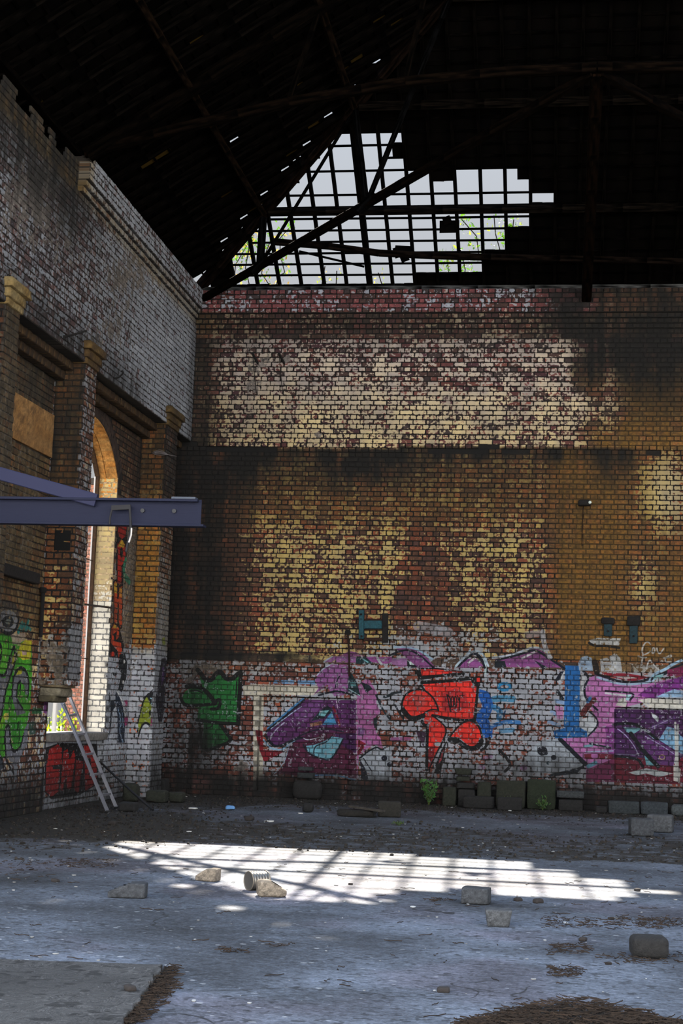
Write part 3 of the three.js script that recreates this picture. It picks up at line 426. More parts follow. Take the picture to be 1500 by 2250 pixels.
function leftArt(x, map) {
  // green piece with grey letters in the near bay
  let p = pens(x, map, 0, 1300, 4.32, 0, XR, 2);
  p.fill('#3f9a1c', -60, 395, 100, 400, 160, 470, 300, 470, 305, 760, 290, 1100, 260, 1240, 230, 1480, 150, 1560, 90, 1500, 0, 1620, -60, 1640);
  p.fill('#57b424', 0, 500, 90, 470, 60, 760, 0, 760); p.fill('#6fae1f', 60, 1180, 20, 1300, 0, 1300, 0, 1180); p.fill('#2f8a22', 110, 1240, 220, 1220, 200, 1460, 130, 1500); p.dot('#d8d24a', 60, 1185, 26, 34);
  p.fill('#c8bf1c', 195, 500, 235, 460, 300, 465, 290, 640, 215, 650, 160, 600); p.fill('#c7a596', 205, 560, 255, 555, 250, 600, 215, 605); p.fill('rgba(190,170,150,.9)', 100, 400, 240, 390, 240, 440, 190, 500, 120, 500);
  p.fill('#6b6c70', -40, 770, 20, 820, 50, 820, 95, 640, 150, 585, 130, 690, 60, 930, 30, 1130, -10, 1300, -60, 1330); p.fill('#a9a81e', 130, 590, 155, 585, 130, 690, 110, 690);
  p.line('#0c0d0e', 14, -10, 790, 45, 815, 80, 700, 105, 600, 125, 530, 140, 520, 130, 590, 165, 580, 140, 680, 90, 830, 50, 960, 20, 1170, -5, 1240); p.line('#0c0d0e', 16, -10, 490, 22, 510, 10, 640, -10, 690);
  p.fill('#65666b', 120, 830, 150, 770, 205, 735, 265, 790, 275, 960, 245, 985, 230, 890, 195, 850, 165, 880, 165, 1000, 210, 1090, 245, 1150, 160, 1180, 115, 1000); p.fill('#a8a41e', 150, 790, 180, 740, 215, 740, 210, 780);
  p.line('#0c0d0e', 14, 115, 1010, 118, 840, 160, 740, 205, 715, 260, 760, 278, 900, 265, 1000); p.line('#0c0d0e', 12, 160, 1000, 165, 880, 195, 850); p.line('#0c0d0e', 10, 165, 1030, 215, 1110); p.line('#0c0d0e', 8, 195, 860, 190, 980);
  p.fill('#70727a', 50, 1310, 75, 1270, 100, 1300, 105, 1480, 140, 1530, 200, 1480, 235, 1290, 272, 1240, 262, 1440, 190, 1580, 150, 1680, 100, 1620, 60, 1560); p.line('#0c0d0e', 13, 60, 1590, 45, 1460, 50, 1300, 75, 1265, 98, 1300, 100, 1470, 140, 1530, 200, 1470, 225, 1350); p.line('#0c0d0e', 12, 60, 1600, 100, 1680, 160, 1760); p.line('#0c0d0e', 10, 175, 1240, 170, 1310); p.line('#0c0d0e', 8, 190, 1230, 180, 1440); p.fill('#8f949c', 130, 1650, 170, 1660, 160, 1780, 140, 1800);
  p.ring('#0c0d0e', 7, 95, 1060, 11, 56); p.fill('#39404a', -40, 1560, 20, 1560, 40, 1660, 0, 1700, -40, 1700); p.line('#0c0d0e', 10, 0, 1550, 30, 1600, 35, 1680);
  p.dot('rgba(60,58,58,.75)', 70, 210, 110, 130); p.dot('#909193', 70, 285, 100, 112); p.fill('#b9b52c', -20, 320, 0, 330, 20, 370, -20, 370); p.fill('#b9b52c', 140, 350, 170, 310, 160, 360, 130, 378); p.dot('#1a1b1d', 75, 285, 56, 56); p.dot('#717a72', 78, 285, 32, 24); p.line('#0c0d0e', 15, -20, 340, 40, 390, 110, 400, 165, 340, 180, 250); p.line('#0c0d0e', 7, 85, 400, 82, 540); p.line('#0c0d0e', 5, 103, 400, 102, 470);
  p.line('#1c7e78', 22, 175, 380, 210, 300); p.line('#1c7e78', 16, 205, 370, 235, 280, 240, 370); p.line('#1c7e78', 16, 250, 370, 270, 270); p.line('#1c7e78', 14, 240, 320, 290, 360);
  p.fill('#7a3f7e', 430, 975, 480, 965, 470, 1060, 440, 1160, 410, 1150); p.fill('#2c6b3a', 310, 1100, 400, 1110, 400, 1160, 300, 1160); p.fill('#355a4a', 275, 1240, 340, 1230, 340, 1350, 280, 1360);
  // red letters under the sill
  p = pens(x, map, 60, 1460, 6.25, 0, XR - 0.05, 2);
  const r = '#a8130f';
  p.fill('#120f10', 240, 1150, 430, 1080, 960, 1090, 980, 1640, 700, 1800, 330, 1850, 240, 1760);
  p.fill(r, 300, 1170, 420, 1095, 470, 1140, 478, 1370, 350, 1385, 350, 1440, 452, 1440, 430, 1740, 330, 1825, 250, 1740, 262, 1420); p.fill(r, 500, 1190, 550, 1160, 580, 1310, 640, 1180, 660, 1260, 600, 1720, 545, 1700, 535, 1500, 490, 1735, 450, 1720); p.fill('#8d130f', 670, 1310, 770, 1330, 700, 1770, 640, 1720); p.fill(r, 780, 1110, 850, 1100, 950, 1390, 960, 1620, 800, 1740, 790, 1560); p.fill('#0e0c0d', 355, 1390, 470, 1375, 465, 1430, 355, 1440); p.fill('#120f10', 830, 1280, 870, 1290, 880, 1500, 850, 1560);
  // lettering down the pier beside the window, and figures below it
  p = pens(x, map, 220, 1060, 3.122, 0, XR, 2);
  p.fill('#0e0b0a', 112, 280, 188, 280, 186, 380, 182, 560, 160, 580, 152, 1000, 135, 1010, 165, 1120, 140, 1200, 68, 1200, 66, 990, 90, 960, 90, 680, 112, 660);
  p.fill('#b3170f', 122, 290, 182, 290, 178, 365, 150, 390, 124, 365); p.fill('#b31f10', 122, 420, 150, 388, 174, 430, 174, 540, 148, 570, 144, 700, 120, 690); p.fill('#d2a324', 122, 440, 150, 388, 172, 430, 160, 450, 140, 440); p.dot('#0e0b0a', 147, 480, 10, 36);
  p.fill('#c0441a', 96, 690, 106, 675, 118, 690, 118, 800, 128, 800, 132, 720, 152, 712, 150, 970, 138, 996, 128, 960, 128, 820, 118, 830, 116, 970, 98, 960); p.fill('#d6a52c', 97, 700, 106, 678, 118, 700, 116, 760, 98, 760); p.fill('#c9842a', 132, 730, 152, 720, 150, 790, 132, 780);
  p.fill('#c23a16', 78, 1000, 100, 965, 128, 1000, 130, 1060, 112, 1080, 112, 1020, 92, 1040, 100, 1090, 145, 1100, 150, 1160, 130, 1250, 122, 1160, 78, 1100); p.fill('#d6a52c', 84, 1000, 100, 968, 124, 1000, 100, 1000); p.fill('#c92a14', 75, 1170, 95, 1155, 98, 1195, 76, 1195); p.line('#2c7a5c', 18, 175, 530, 152, 620, 200, 680);
  p.fill('#101114', 130, 1180, 170, 1170, 187, 1240, 180, 1330, 150, 1440, 122, 1420, 148, 1310, 125, 1280); p.dot('#c9c8c4', 165, 1230, 7, 14); p.dot('#c9c8c4', 158, 1370, 6, 14); p.dot('#121316', 100, 1315, 14, 12);
  p.fill('#152033', 105, 1420, 140, 1470, 165, 1560, 172, 1650, 166, 1785, 118, 1785, 120, 1600, 102, 1500); p.line('#8aa6c4', 5, 125, 1560, 150, 1640, 130, 1700, 155, 1780); p.line('#8aa6c4', 4, 150, 1560, 158, 1680); p.line('#e2e4e4', 5, 108, 1420, 150, 1490, 172, 1600); p.fill('#141b26', 60, 1430, 72, 1500, 100, 1490, 105, 1540, 84, 1570, 62, 1760, 55, 1780, 74, 1570, 58, 1500);
  p.fill('#a02a5c', 168, 1495, 190, 1495, 190, 1535, 168, 1535); p.fill('#a8306a', 166, 1615, 189, 1605, 188, 1660, 168, 1672);
  // on the face of the far pier
  p = pens(x, map, 220, 1060, 3.122, 0, 0, 2);
  p.fill('#191320', 420, 1210, 445, 1200, 470, 1260, 455, 1400, 440, 1560, 425, 1640, 400, 1640, 380, 1500); p.fill('#4b2663', 425, 1270, 440, 1260, 440, 1340, 420, 1400); p.fill('#5f3a74', 460, 1230, 474, 1220, 468, 1320, 458, 1320); p.fill('#87922c', 425, 1070, 445, 1060, 448, 1110, 430, 1120); p.fill('#8a8f2e', 438, 1640, 455, 1630, 452, 1680, 438, 1672);
}
const zoneLeft = (z, y) => {
  const up = y > 6.24; let cr = 0.1, ti = 0, mud = 0, so = 0, w = 0, pl = 0; const [u, v] = proj(up ? 0 : XR, y, z);
  if (up) {
    w = 0.9 - 0.4 * ss(3.0, 7.5, z); cr = 0.18; ti = 0.1;  // limewash, its cover raised towards the corner to stand for light there
    pl = 0.7 * blob(u, v, 75, 430, 80, 120) + 0.62 * blob(u, v, 290, 610, 60, 60) + 0.5 * blob(u, v, 240, 720, 60, 60) + 0.3 * blob(u, v, 160, 560, 60, 80);
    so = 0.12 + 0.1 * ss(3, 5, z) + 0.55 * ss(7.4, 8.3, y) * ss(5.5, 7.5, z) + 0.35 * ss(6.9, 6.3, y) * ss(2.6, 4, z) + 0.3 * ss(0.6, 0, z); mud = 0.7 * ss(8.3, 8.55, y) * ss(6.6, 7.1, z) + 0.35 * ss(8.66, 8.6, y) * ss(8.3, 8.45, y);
    if (y > 8.5 && z < 6.95) { w = 0.7; so = 0.12; pl = 0; }
  } else {
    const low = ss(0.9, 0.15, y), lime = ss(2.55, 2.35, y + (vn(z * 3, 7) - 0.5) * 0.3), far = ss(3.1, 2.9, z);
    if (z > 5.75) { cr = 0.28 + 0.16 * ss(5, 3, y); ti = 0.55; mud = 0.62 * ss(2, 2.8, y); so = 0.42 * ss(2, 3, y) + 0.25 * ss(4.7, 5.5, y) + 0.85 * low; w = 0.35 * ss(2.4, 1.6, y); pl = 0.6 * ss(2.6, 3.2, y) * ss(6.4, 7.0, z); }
    else { cr = 0.25 + 0.25 * ss(4.6, 3, y); ti = 0.4; pl = 0.7 * far * ss(5.3, 4.4, y) * (1 - lime); so = 0.5 * ss(3.6, 5.6, y) + 0.3 * ss(2.4, 1.7, z) * (1 - lime) + 0.5 * low; mud = 0.25 * (1 - lime); w = 0.95 * lime - 0.2 * low; if (z < P3[1]) { w = 0.75 * ss(4.2, 2.4, y) + 0.35; so = 0.25 + 0.5 * ss(4.6, 5.4, y) + 0.5 * low; pl = 0.3 * ss(4.5, 3, y); } if (z < 1.0) so = 0.85; }  // bay between far pier and corner painted dark for its shade
    if (z > P2[0] && z < P2[1] && y > 1.8) { w = 0.42 + 0.5 * ss(2.7, 2.4, y); so = 0.3; pl = 0.1; mud = 0.06; }
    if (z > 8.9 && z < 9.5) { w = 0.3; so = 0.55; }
  }
  return [cr, ti, clamp(mud), clamp(so), w, clamp(pl)];
};
const PALL = { up: [[84, 62, 62], [74, 62, 66], [92, 66, 62], [66, 58, 62]], low: [[112, 62, 42], [94, 58, 42], [80, 54, 46], [126, 70, 46]] };
const leftAll = [...upB, ...recB, ...pierB, ...underB];
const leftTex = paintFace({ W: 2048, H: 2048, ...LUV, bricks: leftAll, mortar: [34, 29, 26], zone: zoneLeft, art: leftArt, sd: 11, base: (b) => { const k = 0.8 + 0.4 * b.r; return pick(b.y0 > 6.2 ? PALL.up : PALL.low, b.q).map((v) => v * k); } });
leftTex.wrapS = THREE.ClampToEdgeWrapping;
const leftMat = brickMat(leftTex, LUV), LUV2 = { s0: 10.3, sw: 3.4, y0: 0, sh: 9.2 }, isNear = (b) => b.s1 >= 10.48, notNear = (b) => !isNear(b);
const leftMat2 = brickMat(paintFace({ W: 512, H: 1024, ...LUV2, bricks: leftAll.filter(isNear), zone: zoneLeft, sd: 12, base: (b) => pick(b.y0 > 6.2 ? PALL.up : PALL.low, b.q).map((v) => v * (0.8 + 0.4 * b.r)) }), LUV2);
// faces of piers and window jamb that look towards the viewer
const sideUV = { s0: -0.95, sw: 1.05, y0: 0, sh: 6.6 };
function side(z, x0, x1, c0, c1, zone, base, art, sd, mortar, lime) {
  const bricks = lay([], x0, x1, c0, c1, { p: 0, phase: sd & 1 });
  const tex = paintFace({ W: 256, H: 1024, ...sideUV, bricks, zone, base, art, sd, mortar, lime });
  return { bricks, frame: { O: [0, 0, z], S: [1, 0, 0], Y: [0, 1, 0], N: [0, 0, 1] }, uv: sideUV, mat: brickMat(tex, sideUV) };
}
const redBase = (b) => pick([[128, 62, 34], [112, 60, 36], [98, 54, 36], [140, 66, 36], [86, 52, 38]], b.q).map((v) => v * (0.8 + 0.45 * b.r));
const p2Side = side(P2[1], XR, -0.005, 20, 72, (s, y) => [0.2 + 0.2 * ss(4, 2.6, y), 0.8, 0.55 * ss(3.2, 4.6, y) + 0.2, 0.62 * ss(3.0, 5.2, y) + 0.12 + 0.35 * ss(-0.25, -0.02, s) * ss(4, 2.6, y), 0.75 * ss(2.62, 2.3, y) * ss(-0.38, -0.2, s), 0.5 * ss(2.5, 2.2, y)], redBase, null, 1);
const p3Side = side(P3[1], XR, -0.005, 0, 72, (s, y) => [0.22 + 0.2 * ss(5, 3, y), 0.85, 0.75 * ss(2.2, 2.7, y), 0.55 * ss(4.6, 5.4, y) + 0.35 * ss(0.9, 0.2, y), 0.95 * ss(2.5, 2.42, y), 0.15], (b) => redBase(b).map((v) => v * 1.15), (x, map) => {
  const p = pens(x, map, 220, 1060, 3.122, 2, P3[1], 0);
  p.fill('#131417', 290, 1480, 340, 1440, 400, 1370, 425, 1250, 450, 1230, 440, 1640, 400, 1640, 330, 1500); p.fill('#7c8a1e', 258, 1630, 290, 1500, 320, 1470, 345, 1520, 380, 1540, 400, 1620, 405, 1720, 385, 1680, 365, 1700, 330, 1650, 300, 1650, 265, 1730); p.line('#101114', 8, 258, 1650, 290, 1500, 330, 1450); p.line('#101114', 9, 262, 1740, 280, 1670, 320, 1640, 365, 1705, 380, 1680, 405, 1725); p.dot('#20240c', 345, 1580, 12, 18); p.line('#7fb0c2', 5, 350, 1520, 380, 1430); p.line('#7fb0c2', 5, 365, 1530, 400, 1460); p.line('#7fb0c2', 5, 345, 1480, 400, 1500); p.fill('#5d2d78', 400, 1490, 415, 1480, 412, 1600, 398, 1580);
}, 2);
const p1Side = side(P1[1], XR, -0.005, 0, 72, () => [0.2, 0.4, 0.3, 0.55, 0.25, 0.3], redBase, null, 3);
const jamb = side(WIN.z0 + 0.006, -0.795, XR - 0.005, 12, 59, (s, y) => [0.6 + 0.5 * ss(4.8, 3.4, y), 0.6 - 0.5 * ss(3.6, 2.6, y), 0.05, 0.03, 1.5 * ss(3.7, 2.6, y), 0.04], (b) => (b.y0 > 4.4 ? [226, 146, 60] : [205, 156, 98]).map((v) => v * (0.9 + 0.16 * b.r)), null, 4, [168, 146, 112], [240, 234, 220]);  // jamb colours made paler to carry the light from outside
const vcMat = new THREE.MeshStandardMaterial({ vertexColors: true, roughness: 0.92, map: WEAR, bumpMap: GRAIN, bumpScale: 0.006 });
function coloured(g, hexes, seed) {   // one tone per piece, mottled
  const p = g.attributes.position, c = new Float32Array(p.count * 3), A = new THREE.Color(hexes[0]), B = new THREE.Color(hexes[1] ?? hexes[0]), k = new THREE.Color();
  for (let i = 0; i < p.count; i++) { const t = clamp(fbm(p.getX(i) * 7 + p.getZ(i) * 5 + seed, p.getY(i) * 7 + seed * 2, 3) * 1.6 - 0.3); k.lerpColors(A, B, t).toArray(c, i * 3); }
  g.setAttribute('color', new THREE.BufferAttribute(c, 3)); return g;
}
{
  const w = structure('wall_left'), cores = [];
  const UP = (x0, y0, z0, x1, y1, z1) => planarUV(box(x0, y0, z0, x1, y1, z1), 2, 1, LUV);
  cores.push(UP(-0.8, 6.235, -0.55, -0.012, 8.49, LEND), UP(-0.8, 8.49, -0.55, 0.03, 8.573, 6.96), UP(-0.8, 8.573, -0.55, 0.075, 8.66, 6.96), UP(-0.8, 8.66, -0.55, 0.115, 9.0, 6.96), UP(-0.8, 8.49, 6.96, -0.045, 8.72, LEND), UP(-0.8, 8.72, 6.96, -0.3, 9.0, LEND));
  const s = new THREE.Shape(); s.moveTo(-0.55, -0.3); s.lineTo(LEND, -0.3); s.lineTo(LEND, 6.24); s.lineTo(-0.55, 6.24); s.closePath();
  const h = new THREE.Path(), ay = (z) => WIN.cy + Math.sqrt(WIN.R ** 2 - (z - WIN.cz) ** 2);
  h.moveTo(WIN.z0, -0.29); h.lineTo(WIN.z0, ay(WIN.z0)); for (let i = 1; i <= 24; i++) { const z = lerp(WIN.z0, WIN.z1, i / 24); h.lineTo(z, ay(z)); } h.lineTo(WIN.z1, -0.29); h.closePath(); s.holes.push(h);
  const rec = new THREE.ExtrudeGeometry(s, { depth: 0.368, bevelEnabled: false, curveSegments: 4 }).rotateY(-Math.PI / 2).translate(XR - 0.012, 0, 0);
  cores.push(planarUV(rec, 2, 1, LUV), UP(-0.8, -0.3, WIN.z0 - 0.01, XR - 0.062, 0.95, WIN.z1 + 0.01));
  for (const [q, y0] of [[P3, -0.3], [P2, 1.8], [P1, -0.3], [P0, -0.3]]) cores.push(UP(XR - 0.1, y0, q[0] + 0.004, -0.012, 6.24, q[1] - 0.012));
  mesh('mortar', merged(cores), leftMat, w);
  for (const [f, x0, y0, y1] of [[p2Side, XR, 1.8, 6.24], [p3Side, XR, 0, 6.24], [p1Side, XR, 0, 6.24], [jamb, -0.795, 1.04, 5.09]]) { const z = f.frame.O[2]; mesh('mortar', planarUV(box(x0, y0, z - 0.03, f === jamb ? XR - 0.006 : -0.013, y1, z - (f === jamb ? 0.004 : 0.009)), 0, 1, f.uv), f.mat, w); }
  buildBricks(w, [...[[upB, 0], [recB, XR], [pierB, 0]].flatMap(([l, x]) => [{ bricks: l.filter(notNear), frame: lFrame(x), uv: LUV, mat: leftMat }, { bricks: l.filter(isNear), frame: lFrame(x), uv: LUV2, mat: leftMat2 }]), { bricks: underB, frame: lFrame(XR - 0.05), uv: LUV, mat: leftMat }, p2Side, p3Side, p1Side, jamb], 300);
  // ring of the arch, and its soffit
  for (let ring = 0; ring < 2; ring++) {
    const a0 = Math.atan2(ay(WIN.z0) - WIN.cy, WIN.z0 - WIN.cz), a1 = Math.atan2(ay(WIN.z1) - WIN.cy, WIN.z1 - WIN.cz), r0 = WIN.R + ring * 0.125 + 0.006, r1 = r0 + 0.113, n = 34;
    for (let i = 0; i < n; i++) {
      const t0 = lerp(a0, a1, (i + 0.06) / n), t1 = lerp(a0, a1, (i + 0.94) / n), q = new THREE.Shape();
      const pt = (r, t) => [WIN.cz + r * Math.cos(t), WIN.cy + r * Math.sin(t)];
      q.moveTo(...pt(r0, t0)); q.lineTo(...pt(r1, t0)); q.lineTo(...pt(r1, t1)); q.lineTo(...pt(r0, t1)); q.closePath();
      const g = new THREE.ExtrudeGeometry(q, { depth: 0.05, bevelEnabled: true, bevelSize: 0.004, bevelThickness: 0.004, bevelSegments: 1 }).rotateY(-Math.PI / 2).translate(XR + rr(-0.004, 0.004), 0, 0);
      mesh('arch_brick', coloured(g, ['#2c2422', '#5a463e'], i + ring * 50), vcMat, w);
    }
  }
  {
    const n = 30, t0 = Math.atan2(ay(WIN.z0) - WIN.cy, WIN.z0 - WIN.cz), t1 = Math.atan2(ay(WIN.z1) - WIN.cy, WIN.z1 - WIN.cz);
    for (let i = 0; i < n; i++) for (let j = 0; j < 2; j++) {
      const a = lerp(t0, t1, (i + 0.05) / n), b = lerp(t0, t1, (i + 0.95) / n), q = new THREE.Shape(), pt = (r, t) => [WIN.cz + r * Math.cos(t), WIN.cy + r * Math.sin(t)], R1 = WIN.R + 0.01, R0 = WIN.R - 0.022 - 0.006 * rnd();
      q.moveTo(...pt(R0, a)); q.lineTo(...pt(R1, a)); q.lineTo(...pt(R1, b)); q.lineTo(...pt(R0, b)); q.closePath();
      const g = new THREE.ExtrudeGeometry(q, { depth: 0.17, bevelEnabled: true, bevelSize: 0.003, bevelThickness: 0.003, bevelSegments: 1 }).rotateY(-Math.PI / 2).translate(XR - 0.01 - j * 0.185, 0, 0);
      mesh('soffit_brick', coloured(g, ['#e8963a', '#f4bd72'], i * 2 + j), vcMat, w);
    }
  }
  // stepped string course under the upper wall, one rough block after another
  const bays = [[0.02, P3[0]], [P3[1], P2[0]], [P2[1], P1[0]], [P1[1], P0[0]]];
  let n = 0;
  for (const [a, b] of bays) for (let row = 0; row < 2; row++) for (let z = a; z < b - 0.03;) {
    const L = Math.min(rr(0.14, 0.24), b - z), d = row ? 0.26 : 0.14;
    mesh('corbel_brick', coloured(stone(d, 0.115, L - 0.006, n, 0.07, 0.05, 4).translate(XR + d / 2, row ? 6.165 : 6.04, z + L / 2), ['#3a2510', '#5c4524'], n++), vcMat, w); z += L;
  }
  // caps of the piers
  for (const [q, c] of [[P3, ['#4a3618', '#7a6438']], [P2, ['#4c3414', '#7d6332']], [P1, ['#94783f', '#b8a678']], [P0, ['#6a5a3c', '#8a785a']]]) {
    const cz = (q[0] + q[1]) / 2, wz = q[1] - q[0], cap = new THREE.Group(); cap.name = 'pier_cap'; w.add(cap);
    mesh('slab', coloured(stone(0.52, 0.12, wz + 0.2, n, 0.08, 0.03, 7).translate(-0.16, 6.47, cz), c, n++), vcMat, cap);
    mesh('moulding', coloured(stone(0.47, 0.13, wz + 0.11, n, 0.12, 0.035, 7).translate(-0.18, 6.36, cz), c, n++), vcMat, cap);
    mesh('necking', coloured(stone(0.44, 0.1, wz + 0.04, n, 0.15, 0.04, 6).translate(-0.19, 6.26, cz), c, n++), vcMat, cap);
  }
  // broken foot of the near pier
  for (const [y, x1, h, c] of [[1.76, -0.06, 0.13, ['#6b5236', '#c0b090']], [1.64, -0.1, 0.13, ['#8a8474', '#bdb49c']], [1.55, -0.17, 0.1, ['#57503f', '#8c8468']]])
    mesh('broken_course', coloured(stone(x1 - XR, h, P2[1] - P2[0] - 0.01, n, 0.3, 0.08, 6).translate((x1 + XR) / 2, y, (P2[0] + P2[1]) / 2), c, n++), vcMat, w);
  // rendered lintel in the near bay and stone sill of the window
  mesh('rendered_lintel', coloured(stone(0.1, 0.6, 2.6, 77, 0.05, 0.012, 10).translate(XR - 0.02, 5.165, 7.64), ['#a9793f', '#c79a62'], 5), vcMat, w);
  mesh('sill', coloured(stone(0.56, 0.13, 2.74, 31, 0.2, 0.03, 8).translate(-0.63, 1.005, 4.41), ['#8c8a88', '#b5b2b0'], 9), vcMat, w);
  mesh('socket_shade', box(-0.3, 3.58, P2[1] - 0.02, -0.07, 3.86, P2[1] + 0.003), mat('#050404', 1), w);  // flat black panel painted for the shade inside a hole
}
// far building face, right wall: its openings light the hall from outside the frame
{
  const w = structure('wall_right'), m = worn('#7a6656', 0.95, 1);
  const B = (n, ...a) => mesh(n, box(...a), m, w), x0 = 14, x1 = 14.5;
  for (const [a, b] of [[-0.55, 1.0], [4.6, 5.8], [9.4, 10.6], [12.9, 13.5]]) B('pier', x0, -0.3, a, x1, 7.6, b);
  for (const [a, b] of [[1.0, 4.6], [5.8, 9.4], [10.6, 12.9]]) B('sill', x0, -0.3, a, x1, 0.8, b);
  B('lintel', x0, 7.6, -0.55, x1, 9.0, 13.5);
}

// ------------------------------------------------------------------ roof: hipped end with a hole, trusses, purlins, rafters, battens, tiles
const SL = 0.65, H0 = 9.05, SC = Math.hypot(1, SL);
const hipF = { O: [0, H0, 0], U: [1, 0, 0], V: [0, SL / SC, 1 / SC], N: [0, 1 / SC, -SL / SC] };
const lefF = { O: [0, H0, 0], U: [0, 0, 1], V: [1 / SC, SL / SC, 0], N: [-SL / SC, 1 / SC, 0] };
const rigF = { O: [14, H0, 0], U: [0, 0, 1], V: [-1 / SC, SL / SC, 0], N: [SL / SC, 1 / SC, 0] };
const onF = (f, u, v, n) => V3(f.O[0] + f.U[0] * u + f.V[0] * v + f.N[0] * n, f.O[1] + f.U[1] * u + f.V[1] * v + f.N[1] * n, f.O[2] + f.U[2] * u + f.V[2] * v + f.N[2] * n);
const basisF = (f) => { const m = new THREE.Matrix4().makeBasis(V3(...f.U), V3(...f.V), V3(...f.N)); return m; };
const dull = (hex, extra = {}) => new THREE.MeshPhysicalMaterial({ color: hex, roughness: 1, specularIntensity: 0.05, ...extra });
const soot = (hex, map = WOODT) => { const t = map.clone(); t.needsUpdate = true; return dull(hex, { map: t }); };
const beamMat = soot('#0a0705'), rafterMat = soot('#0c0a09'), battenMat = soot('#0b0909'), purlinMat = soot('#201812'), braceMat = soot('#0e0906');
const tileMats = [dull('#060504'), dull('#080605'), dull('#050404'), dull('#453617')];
const ROOFZ = 12.2;
{
  const roof = structure('ceiling');
  const fbar = (f, u0, v0, n0, u1, v1, n1, w, h) => bar(onF(f, u0, v0, n0).toArray(), onF(f, u1, v1, n1).toArray(), w, h, V3(...f.N));
  // hole in the hipped end, as the tiles that have gone (outlines on the roof plane, read off the frame)
  const open = [
    [[512, 590], [480, 592], [558, 484], [745, 283], [754, 297], [812, 297], [828, 311], [833, 350], [862, 352], [884, 357], [950, 359], [950, 386], [1004, 386], [1008, 356], [1062, 356], [1064, 372], [1084, 372], [1086, 380], [1122, 380], [1156, 382], [1160, 408], [1234, 408], [1234, 427], [1206, 428], [1205, 447], [1176, 448], [1175, 483], [1154, 485], [1154, 508], [1122, 510], [1122, 533], [1108, 536], [1106, 560], [1068, 562], [1068, 582], [1062, 584], [1062, 610], [902, 612], [902, 640], [518, 640]],
    [[834, 298], [882, 298], [882, 324], [855, 324], [855, 352], [834, 352]],
  ];
  const inside = (p, x, y) => { let c = false; for (let i = 0, j = p.length - 1; i < p.length; j = i++) if ((p[i][1] > y) !== (p[j][1] > y) && x < (p[j][0] - p[i][0]) * (y - p[i][1]) / (p[j][1] - p[i][1]) + p[i][0]) c = !c; return c; };
  const gone = (u, v) => { const p = onF(hipF, u, v, 0.13), q = proj(p.x, p.y, p.z); return open.some((o) => inside(o, q[0], q[1])); };
  // plates on the wall heads
  mesh('wall_plate', bar([0.1, 9.03, 0.06], [13.9, 9.03, 0.06], 0.16, 0.09), soot('#565a60'), roof);
  mesh('wall_plate', bar([-0.1, 9.03, 0.1], [-0.1, 9.03, ROOFZ], 0.2, 0.08), beamMat, roof); mesh('wall_plate', bar([14.1, 9.03, 0.1], [14.1, 9.03, ROOFZ], 0.2, 0.08), beamMat, roof);
  // hip rafters
  for (const s of [0, 1]) { const X = (x) => s ? 14 - x : x; mesh('hip_rafter', bar([X(-0.15), H0 + SL * -0.15 + 0.02, -0.15], [X(7), H0 + SL * 7 + 0.02, 7], 0.15, 0.2), soot('#1c1512'), roof); }
  mesh('ridge_board', bar([7, H0 + SL * 7 + 0.1, 7], [7, H0 + SL * 7 + 0.1, ROOFZ], 0.06, 0.22), beamMat, roof);
  // rafters, each its own timber
  for (let k = -1; k < 34; k++) {
    const u = 0.69 + 0.41 * k + rr(-0.012, 0.012); if (u < 0.15 || u > 13.85) continue;
    const top = (u < 7 ? u : 14 - u) * SC, thick = k === 6, lean = rr(-0.01, 0.01);
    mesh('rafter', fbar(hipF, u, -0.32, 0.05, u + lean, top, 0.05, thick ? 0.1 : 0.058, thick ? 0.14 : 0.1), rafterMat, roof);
  }
  for (const f of [lefF, rigF]) for (let k = 0; k < 28; k++) { const u = 0.69 + 0.41 * k; if (u > ROOFZ - 0.05) break; mesh('rafter', fbar(f, u, -0.32, 0.05, u, Math.min(u, 7) * SC, 0.05, 0.055, 0.1), rafterMat, roof); }
  // purlins under the rafters
  for (const [q, d] of [[1.51, 0.115], [3.27, 0.13], [4.85, 0.12]]) {
    mesh('purlin', fbar(hipF, q + 0.05, q * SC, -0.06, 14 - q - 0.05, q * SC, -0.06, 0.11, d), soot('#171412'), roof);
    for (const f of [lefF, rigF]) mesh('purlin', fbar(f, q + 0.15, (q - 0.06) * SC, -0.06, ROOFZ, (q - 0.06) * SC, -0.06, 0.1, 0.12), purlinMat, roof);
  }
  // first truss: cambered tie, principal rafters, struts
  const tie = [[0.05, 9.02], [1.21, 9.31], [2.88, 9.68], [4.46, 9.93], [5.8, 10.03], [6.99, 10.06]];
  for (const s of [0, 1]) {
    const X = (x) => s ? 14 - x : x;
    for (let i = 0; i + 1 < tie.length; i++) mesh('truss_tie', bar([X(tie[i][0]), tie[i][1], 7], [X(tie[i + 1][0]), tie[i + 1][1], 7], 0.1, 0.13), braceMat, roof);
    mesh('principal_rafter', bar([X(0.1), 8.98, 7], [X(6.95), H0 + SL * 6.95 - 0.15, 7], 0.12, 0.18), beamMat, roof);
    mesh('truss_strut', bar([X(2.88), 9.72, 7], [X(3.25), 11.0, 7], 0.07, 0.07), beamMat, roof); mesh('truss_strut', bar([X(4.46), 9.96, 7], [X(4.85), 12.0, 7], 0.07, 0.07), beamMat, roof);
    // half truss under the hip
    const c = (q) => [X(q), 8.83 + 0.17 * q, q], r = (q) => [X(q), H0 + SL * q - 0.05, q];
    mesh('hip_tie', bar(c(-0.05), c(6.95), 0.11, 0.12), braceMat, roof);
    const web = soot('#0e0f12');
